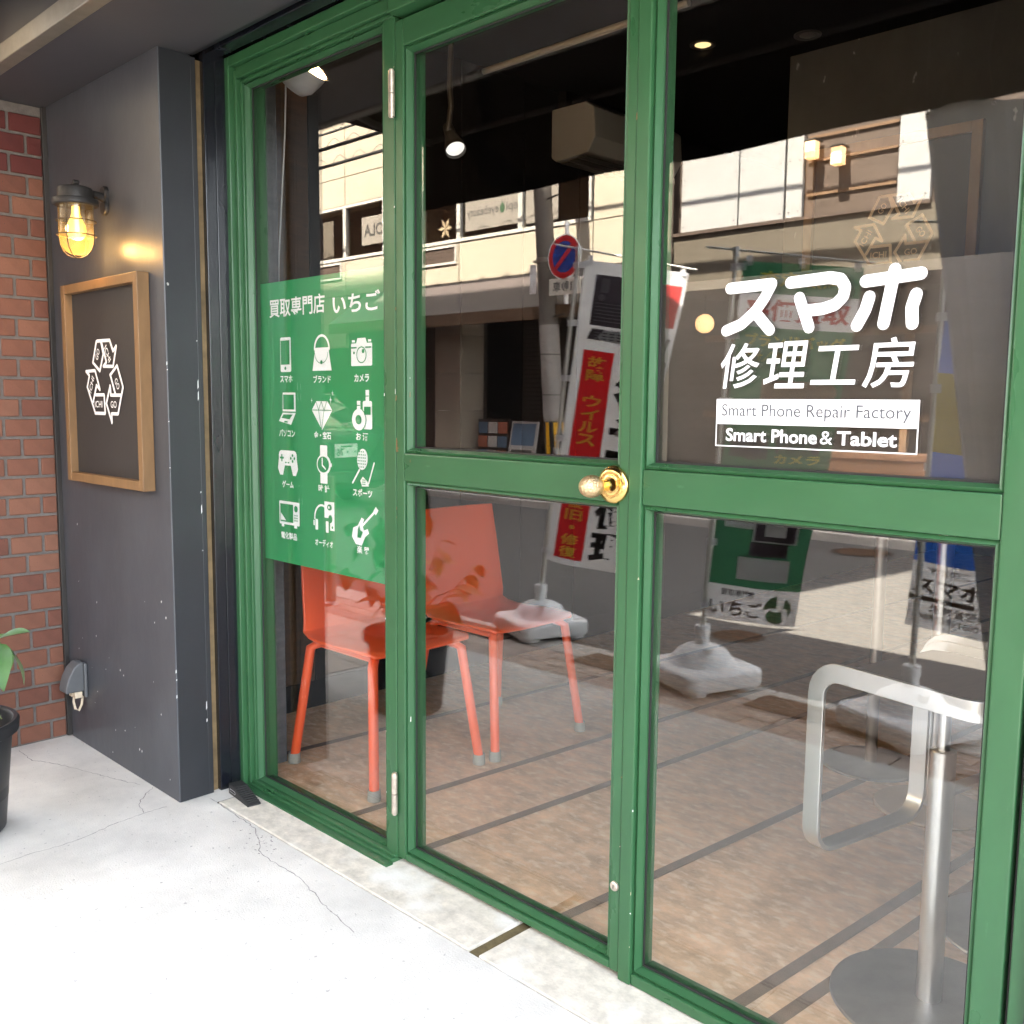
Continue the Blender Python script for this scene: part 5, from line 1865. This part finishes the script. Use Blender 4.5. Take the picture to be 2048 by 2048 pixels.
# ---- cream office building across the street
YB = -8.2
ob = thing('cream_building', (-13.5, -10, 0), 'cream panelled building across the street with strip windows, mirrored in the glass', 'building')
OBX0, OBX1 = -24.0, -7.26
MB().box((OBX0, -14, 4.52), (OBX1, YB - .055, 8.6)).build('wall', 'cream_seam', ob)
MB().box((OBX0, -14, 2.9), (OBX1, YB - .50, 4.52)).build('wall', 'far_room', ob)
MB().box((OBX0, YB - .5, 2.9), (OBX1, YB - .055, 3.58)).build('wall', 'cream_seam', ob)
MB().box((OBX0, -14, .045), (OBX1, YB - 1.6, 2.9)).build('ground_floor_wall', 'far_darkbrown', ob)
MB().box((OBX0, YB - 1.6, 2.75), (OBX1, YB - .06, 2.9)).build('ground_floor_ceiling', 'far_darkbrown', ob)
cols = [-24.0, -21.9, -19.2, -16.5, -13.72, -10.89, -8.31, OBX1]
for zlo, zhi in ((3.02, 3.60), (4.50, 4.96), (4.96, 6.25), (6.25, 7.45), (7.45, 8.6)):
    for a_, b_ in zip(cols[:-1], cols[1:]):
        MB().box((a_ + .007, YB - .06, zlo + .006), (b_ - .007, YB, zhi - .006)).build('panel', 'cream_panel', ob, bevel=.004, seg=1)
MB().box((-8.31 + .007, YB - .06, 3.606), (OBX1 - .007, YB, 4.494)).build('panel', 'cream_panel', ob, bevel=.004, seg=1)
for a_, b_ in zip(cols[:-4], cols[1:-3]):
    MB().box((a_ + .007, YB - .06, 2.16), (b_ - .007, YB, 3.008)).build('panel', 'cream_panel', ob, bevel=.004, seg=1)
for a_, b_ in zip(cols[:3], cols[1:4]):
    for zlo, zhi in ((.05, .75), (.75, 1.45), (1.45, 2.15)):
        MB().box((a_ + .007, YB - .10, zlo), (b_ - .007, YB - .03, zhi - .008)).build('panel', 'cream_panel', ob, bevel=.004, seg=1)
# strip windows
wx = [-24.0, -22.4, -20.9, -19.2, -17.7, -16.4, -14.68, -13.73, -12.66, -11.74, -10.89, -9.62, -8.34]
for a_, b_ in zip(wx[:-1], wx[1:]):
    f = MB()
    for p_, q_ in (((a_, 3.605), (b_, 3.655)), ((a_, 4.45), (b_, 4.495)), ((a_, 3.656), (a_ + .04, 4.449)), ((b_ - .04, 3.656), (b_, 4.449))):
        f.box((p_[0], YB - .07, p_[1]), (q_[0], YB + .012, q_[1]))
    wf = f.build('window', 'far_frame', ob)
    MB().box((a_ + .041, YB - .045, 3.656), (b_ - .041, YB - .039, 4.449)).build('pane', 'far_glass', wf)
for a_, b_ in ((-14.65, -13.82), (-11.72, -10.93)):
    f = MB()
    for p_, q_ in (((a_, 3.30), (b_, 3.335)), ((a_, 3.545), (b_, 3.58)), ((a_, 3.336), (a_ + .035, 3.544)), ((b_ - .035, 3.336), (b_, 3.544))):
        f.box((p_[0], YB - .02, p_[1]), (q_[0], YB + .018, q_[1]))
    wf = f.build('vent_window', 'far_frame', ob)
    MB().box((a_ + .036, YB + .001, 3.336), (b_ - .036, YB + .006, 3.544)).build('pane', 'far_darkbrown', wf)
for px0, px1, z0_, z1_, mm in ((-10.78, -9.66, 3.74, 4.42, 'far_poster'), (-13.3, -12.7, 3.8, 4.25, 'far_poster'), (-9.55, -8.95, 3.7, 4.4, 'far_poster'), (-14.4, -14.1, 3.66, 4.3, 'far_tan')):
    MB().box((px0, YB - .036, z0_), (px1, YB - .030, z1_)).build('window_poster', mm, ob)
OF = lambda u, v, d: (-u, YB - .0285 + d, v)
g = Gfx(OF)
g.text('epi', 9.70, 3.90, 9.93, 4.06)
g.text('eyebeauty', 10.09, 3.90, 10.74, 4.06)
g.text('OLA', 12.72, 3.93, 13.24, 4.13, .02)
g.build('poster_lettering', 'far_text', ob)
g = Gfx(OF)
g.disc(10.01, 3.985, .05, .07, 12)
g.poly([(9.99, 4.03), (10.01, 4.09), (10.03, 4.03)])
g.build('leaf_mark', 'far_leafmark', ob)
fl_ = MB()          # pale star flower behind the vent-side window
for k in range(6):
    a = math.pi * k / 3
    c_, s_ = math.cos(a), math.sin(a)
    fl_.add([(-11.30, YB - .1, 3.86), (-11.30 + .08 * c_ - .03 * s_, YB - .098, 3.86 + .08 * s_ + .03 * c_), (-11.30 + .16 * c_, YB - .097, 3.86 + .16 * s_), (-11.30 + .08 * c_ + .03 * s_, YB - .098, 3.86 + .08 * s_ - .03 * c_)], [(0, 1, 2, 3)])
fl_.build('window_flower', 'white_paint', ob)
# brown canvas awning
oa = MB()
AA0, AA1 = -13.1, -7.30
oa.add([(AA0, YB, 3.02), (AA1, YB, 3.02), (AA1, -7.42, 2.47), (AA0, -7.42, 2.47)], [(0, 1, 2, 3)])
oa.add([(AA0, YB, 3.0), (AA1, YB, 3.0), (AA1, -7.44, 2.455), (AA0, -7.44, 2.455)], [(0, 1, 2, 3)])
oa.add([(AA0, YB, 3.02), (AA0, -7.42, 2.47), (AA0, YB, 2.47)], [(0, 1, 2)])
oaw = oa.build('street_awning', 'far_awning', ob)
MB().box((AA0, -7.435, 2.31), (AA1, -7.42, 2.468)).build('valance', 'far_valance', oaw)
# ground floor: columns, louvres, door
for cx0 in (-11.05,):
    for k in range(5):
        MB().box((cx0, YB - .15, .047 + k * .545), (cx0 + .55, YB + .32, .047 + k * .545 + .537)).build('column_block', 'far_column', ob, bevel=.004, seg=1)
for i in range(30):
    MB().box((-10.1, YB - .62, .65 + i * .065), (-8.6, YB - .585, .65 + i * .065 + .045)).build('louvre_slat', 'far_louver', ob)
MB().box((-10.15, YB - .70, .05), (-8.55, YB - .63, 2.7)).build('louvre_back', 'far_darkbrown', ob)
MB().box((-13.1, YB - .9, .05), (-11.2, YB - .8, 2.7)).build('shop_front_panel', 'far_brown', ob)
for x in (-12.9, -12.2, -11.5):
    MB().box((x, YB - .79, .05), (x + .06, YB - .74, 2.7)).build('shop_mullion', 'far_louver', ob)
MB().cyl((-11.55, YB - .3, .9), (-11.55, YB - .3, 2.15), .10, n=18).build('white_roll', 'white_paint', ob, smooth=True)
MB().tube([(-9.05, YB - .50, .75), (-9.05, YB - .46, 1.35), (-9.05, YB - .50, 1.42)], .018, 8).build('door_pull', 'alu_strip', ob, smooth=True)

# leaflet rack and poster stand under the far awning
lr = thing('leaflet_rack', (-9.9, YB + .15, .045), 'leaflet rack with colourful brochures under the far brown awning', 'rack')
MB().box((-10.35, YB + .05, .05), (-9.72, YB + .09, 1.02)).build('back_board', 'far_brown', lr)
for r_ in range(4):
    for c_ in range(3):
        MB().box((-10.33 + c_ * .20, YB + .092 + .01 * (3 - r_), .22 + r_ * .20), (-10.15 + c_ * .20, YB + .10 + .01 * (3 - r_), .38 + r_ * .20)).build('brochure', ('paper_a', 'paper_b', 'paper_c', 'paper_b')[(r_ * 2 + c_) % 4], lr)
ps = thing('poster_stand', (-9.4, YB + .2, .045), 'leaning poster stand with blue and white poster beside the leaflet rack', 'sign')
MB().add([(-9.62, YB + .30, .05), (-9.12, YB + .30, .05), (-9.12, YB + .12, 1.0), (-9.62, YB + .12, 1.0), (-9.62, YB + .27, .05), (-9.12, YB + .27, .05), (-9.12, YB + .09, 1.0), (-9.62, YB + .09, 1.0)], [(0, 1, 2, 3), (7, 6, 5, 4), (0, 4, 5, 1), (1, 5, 6, 2), (2, 6, 7, 3), (3, 7, 4, 0)]).build('board', 'paper_b', ps)
g = Gfx(lambda u, v, d: (-9.37 + u, YB + .305 - .18 * (v) / .95 + d, .05 + v))
g.rect(-.22, .62, .22, .92)
g.build('picture', 'paper_c', ps)
g = Gfx(lambda u, v, d: (-9.37 + u, YB + .305 - .18 * (v) / .95 + d, .05 + v))
g.rect(-.20, .08, -.02, .30)
g.rect(.02, .08, .20, .26)
g.rect(-.20, .38, .20, .56, .03)
g.build('picture', 'far_room', ps)

# ---- restaurant building with white cladding panels
rb = thing('restaurant_building', (-4, -10, 0), 'brown and white clad restaurant building across the street, mirrored in the right window', 'building')
RX0, RX1, YR = -7.20, 6.0, -8.25
MB().box((RX0, -14, 2.75), (RX1, YR - .06, 6.2)).build('wall', 'far_darkbrown', rb)
MB().box((RX0, -14, .045), (RX1, YR - 1.2, 2.75)).build('ground_floor_wall', 'far_darkbrown', rb)
MB().box((RX0, YR - 1.2, 2.60), (RX1, YR - .06, 2.75)).build('ground_floor_ceiling', 'far_darkbrown', rb)
MB().box((RX0, YR - .055, 2.60), (RX1, YR + .02, 3.26)).build('tan_band', 'far_tan', rb)
MB().box((RX0, YR + .0205, 3.25), (-4.0, YR + .05, 3.29)).build('ledge', 'far_darkbrown', rb)
for a_, b_ in ((-6.98, -6.20), (-6.19, -5.62), (-5.60, -5.40), (-4.36, -4.02), (-3.2, -2.4), (-2.39, -1.6), (-1.59, -.8), (-.79, 0), (0.01, .8)):
    p_ = MB().box((a_, YR - .055, 3.295), (b_ - .008, YR, 5.6)).build('white_panel', 'far_white', rb, bevel=.003, seg=1)
    s_ = MB()
    for x in (a_ + .04, b_ - .05):
        for z in (3.36, 3.9, 4.4, 4.9):
            s_.cyl((x, YR + .0005, z), (x, YR + .006, z), .008, n=6)
    s_.build('rivets', 'iron_dark', p_)['kind'] = 'stuff'
MB().cyl((-7.12, YR + .06, .05), (-7.12, YR + .06, 6.0), .055, n=16).build('drain_pipe', 'far_column', rb, smooth=True)
for z in (2.2, 3.1, 3.9, 4.8):
    MB().cyl((-7.12, YR + .06, z - .03), (-7.12, YR + .06, z + .03), .066, n=16).build('pipe_collar', 'far_column', rb, smooth=True)
MB().box((-5.38, YR - .055, 3.295), (-4.38, YR - .04, 5.6)).build('mesh_screen', 'far_brown', rb)
for z in (3.5, 3.85, 4.1):
    MB().box((-5.36, YR - .039, z), (-4.38, YR - .02, z + .03)).build('screen_rail', 'far_wood', rb)
for x in (-6.6, -5.6, -4.55, -3.6, -2.6, -1.6):
    MB().box((x, YR - .9, .05), (x + .08, YR - .82, 2.6)).build('timber_post', 'far_wood', rb)
for z in (2.05, 1.1):
    MB().box((RX0 + .1, YR - .81, z), (RX1, YR - .77, z + .08)).build('timber_beam', 'far_wood', rb)
for i, (x, z) in enumerate(((-5.26, 3.95), (-4.96, 3.84))):
    ln = thing('paper_lantern', (x, YR + .1, z), ('left', 'right')[i] + ' small glowing square lantern on the brown screen across the street', 'lantern', 'square lanterns')
    MB().box((x - .06, YR + .04, z - .09), (x + .06, YR + .15, z + .09)).build('shade', 'lamp_far', ln, bevel=.01)
    MB().box((x - .065, YR - .019, z + .091), (x + .065, YR + .155, z + .11)).build('cap', 'iron_dark', ln)
gl_ = thing('globe_lamp', (-6.8, YR - .3, 2.24), 'round glowing globe lamp hanging at the restaurant front across the street', 'lamp')
sph = MB().lathe([(max(.001, .115 * math.sin(math.pi * k / 12)), -.115 * math.cos(math.pi * k / 12)) for k in range(13)], (-6.8, YR - .3, 2.24), 24)
sph.build('globe', 'lamp_far', gl_, smooth=True, angle=80)
MB().cyl((-6.8, YR - .3, 2.35), (-6.8, YR - .3, 2.60), .012, n=10).build('stem', 'iron_dark', gl_, smooth=True)
tp = thing('warm_patch_block', (-4.15, -7.75, .045), 'terracotta coloured block added across the street for a warm lit patch in the reflection', 'block')  # made-up block; its colour stands in for a warm lit patch
MB().box((-4.75, -7.95, .05), (-3.55, -7.55, .74)).build('block_body', 'terracotta', tp, bevel=.02)
MB().box((-4.80, -8.0, .741), (-3.50, -7.50, .80)).build('rim', 'terracotta', tp, bevel=.01)

# ---- dark car parked down the road, its tail towards the shop
cx_, cy_c, cz_ = -9.65, -5.15, -0.035
ca = thing('parked_car', (cx_ - 2.1, cy_c, cz_), 'dark green car seen from behind on the road, mirrored through the green sticker', 'car')


def loft(name, m, secs, parent, smooth=True):
    """secs: list of (x, [(y,z)...]) rings"""
    vs, fs = [], []
    n = len(secs[0][1])
    for x, ring in secs:
        for y, z in ring:
            vs.append((cx_ + x, cy_c + y, cz_ + z))
    for i in range(len(secs) - 1):
        for j in range(n):
            fs.append((i * n + j, i * n + (j + 1) % n, (i + 1) * n + (j + 1) % n, (i + 1) * n + j))
    fs += [tuple(range(n - 1, -1, -1)), tuple(range((len(secs) - 1) * n, len(secs) * n))]
    mb = MB()
    mb.add(vs, fs)
    return mb.build(name, m, parent, smooth=smooth, angle=50, bevel=.02)


def ring(w0, w1, zl, zs, zh):
    return [(-w0 * .92, zl), (w0 * .92, zl), (w0, zl + .12), (w0, zs), (w1, zh), (-w1, zh), (-w0, zs), (-w0, zl + .12)]


loft('body', 'car_body', [(-4.25, ring(.66, .60, .30, .55, .62)), (-4.1, ring(.80, .72, .20, .62, .72)), (-3.4, ring(.85, .76, .18, .76, .86)), (-2.8, ring(.85, .78, .18, .82, .93)), (-.9, ring(.85, .78, .18, .86, .98)), (-.25, ring(.84, .76, .20, .86, 1.0)), (-.05, ring(.80, .72, .26, .80, .96)), (.0, ring(.74, .66, .34, .72, .88))], ca)
loft('cabin', 'car_glass', [(-3.0, ring(.74, .70, .90, .92, .94)), (-2.3, ring(.76, .56, .90, .98, 1.36)), (-1.5, ring(.76, .57, .90, .98, 1.42)), (-.85, ring(.76, .55, .92, .98, 1.36)), (-.22, ring(.70, .60, .94, .96, .985))], ca)
loft('roof', 'car_body', [(-2.35, [(-.56, 1.35), (.56, 1.35), (.55, 1.40), (-.55, 1.40)]), (-1.5, [(-.57, 1.41), (.57, 1.41), (.55, 1.46), (-.55, 1.46)]), (-.80, [(-.55, 1.35), (.55, 1.35), (.54, 1.385), (-.54, 1.385)])], ca)
for s in (-1, 1):
    MB().box((cx_ - .06, cy_c + s * .74 - .12, cz_ + .66), (cx_ + .012, cy_c + s * .74 + .06, cz_ + .82)).build('tail_lamp', 'car_lamp', ca, bevel=.02)
    for x in (-.85, -3.45):
        wv_ = MB().cyl((cx_ + x, cy_c + s * .86, cz_ + .31), (cx_ + x, cy_c + s * .68, cz_ + .31), .31, n=28).build('tyre', 'tyre', ca, smooth=True, bevel=.02)
        MB().cyl((cx_ + x, cy_c + s * .868, cz_ + .31), (cx_ + x, cy_c + s * .80, cz_ + .31), .19, n=20).build('rim', 'alu_strip', wv_, smooth=True)
MB().box((cx_ - .03, cy_c - .80, cz_ + .30), (cx_ + .045, cy_c + .80, cz_ + .46)).build('bumper', 'car_body', ca, bevel=.03)
npl = MB().box((cx_ + .014, cy_c - .165 - .1, cz_ + .62), (cx_ + .026, cy_c + .165 - .1, cz_ + .785)).build('number_plate', 'car_plate', ca, bevel=.004)
g = Gfx(lambda u, v, d: (cx_ + .0275 + d, cy_c - .1 + u, cz_ + .70 + v))
g.text('・・76', -.14, -.06, .14, .03, .01)
g.rect(-.08, .045, .08, .062)
g.build('plate_text', 'plate_green', npl)
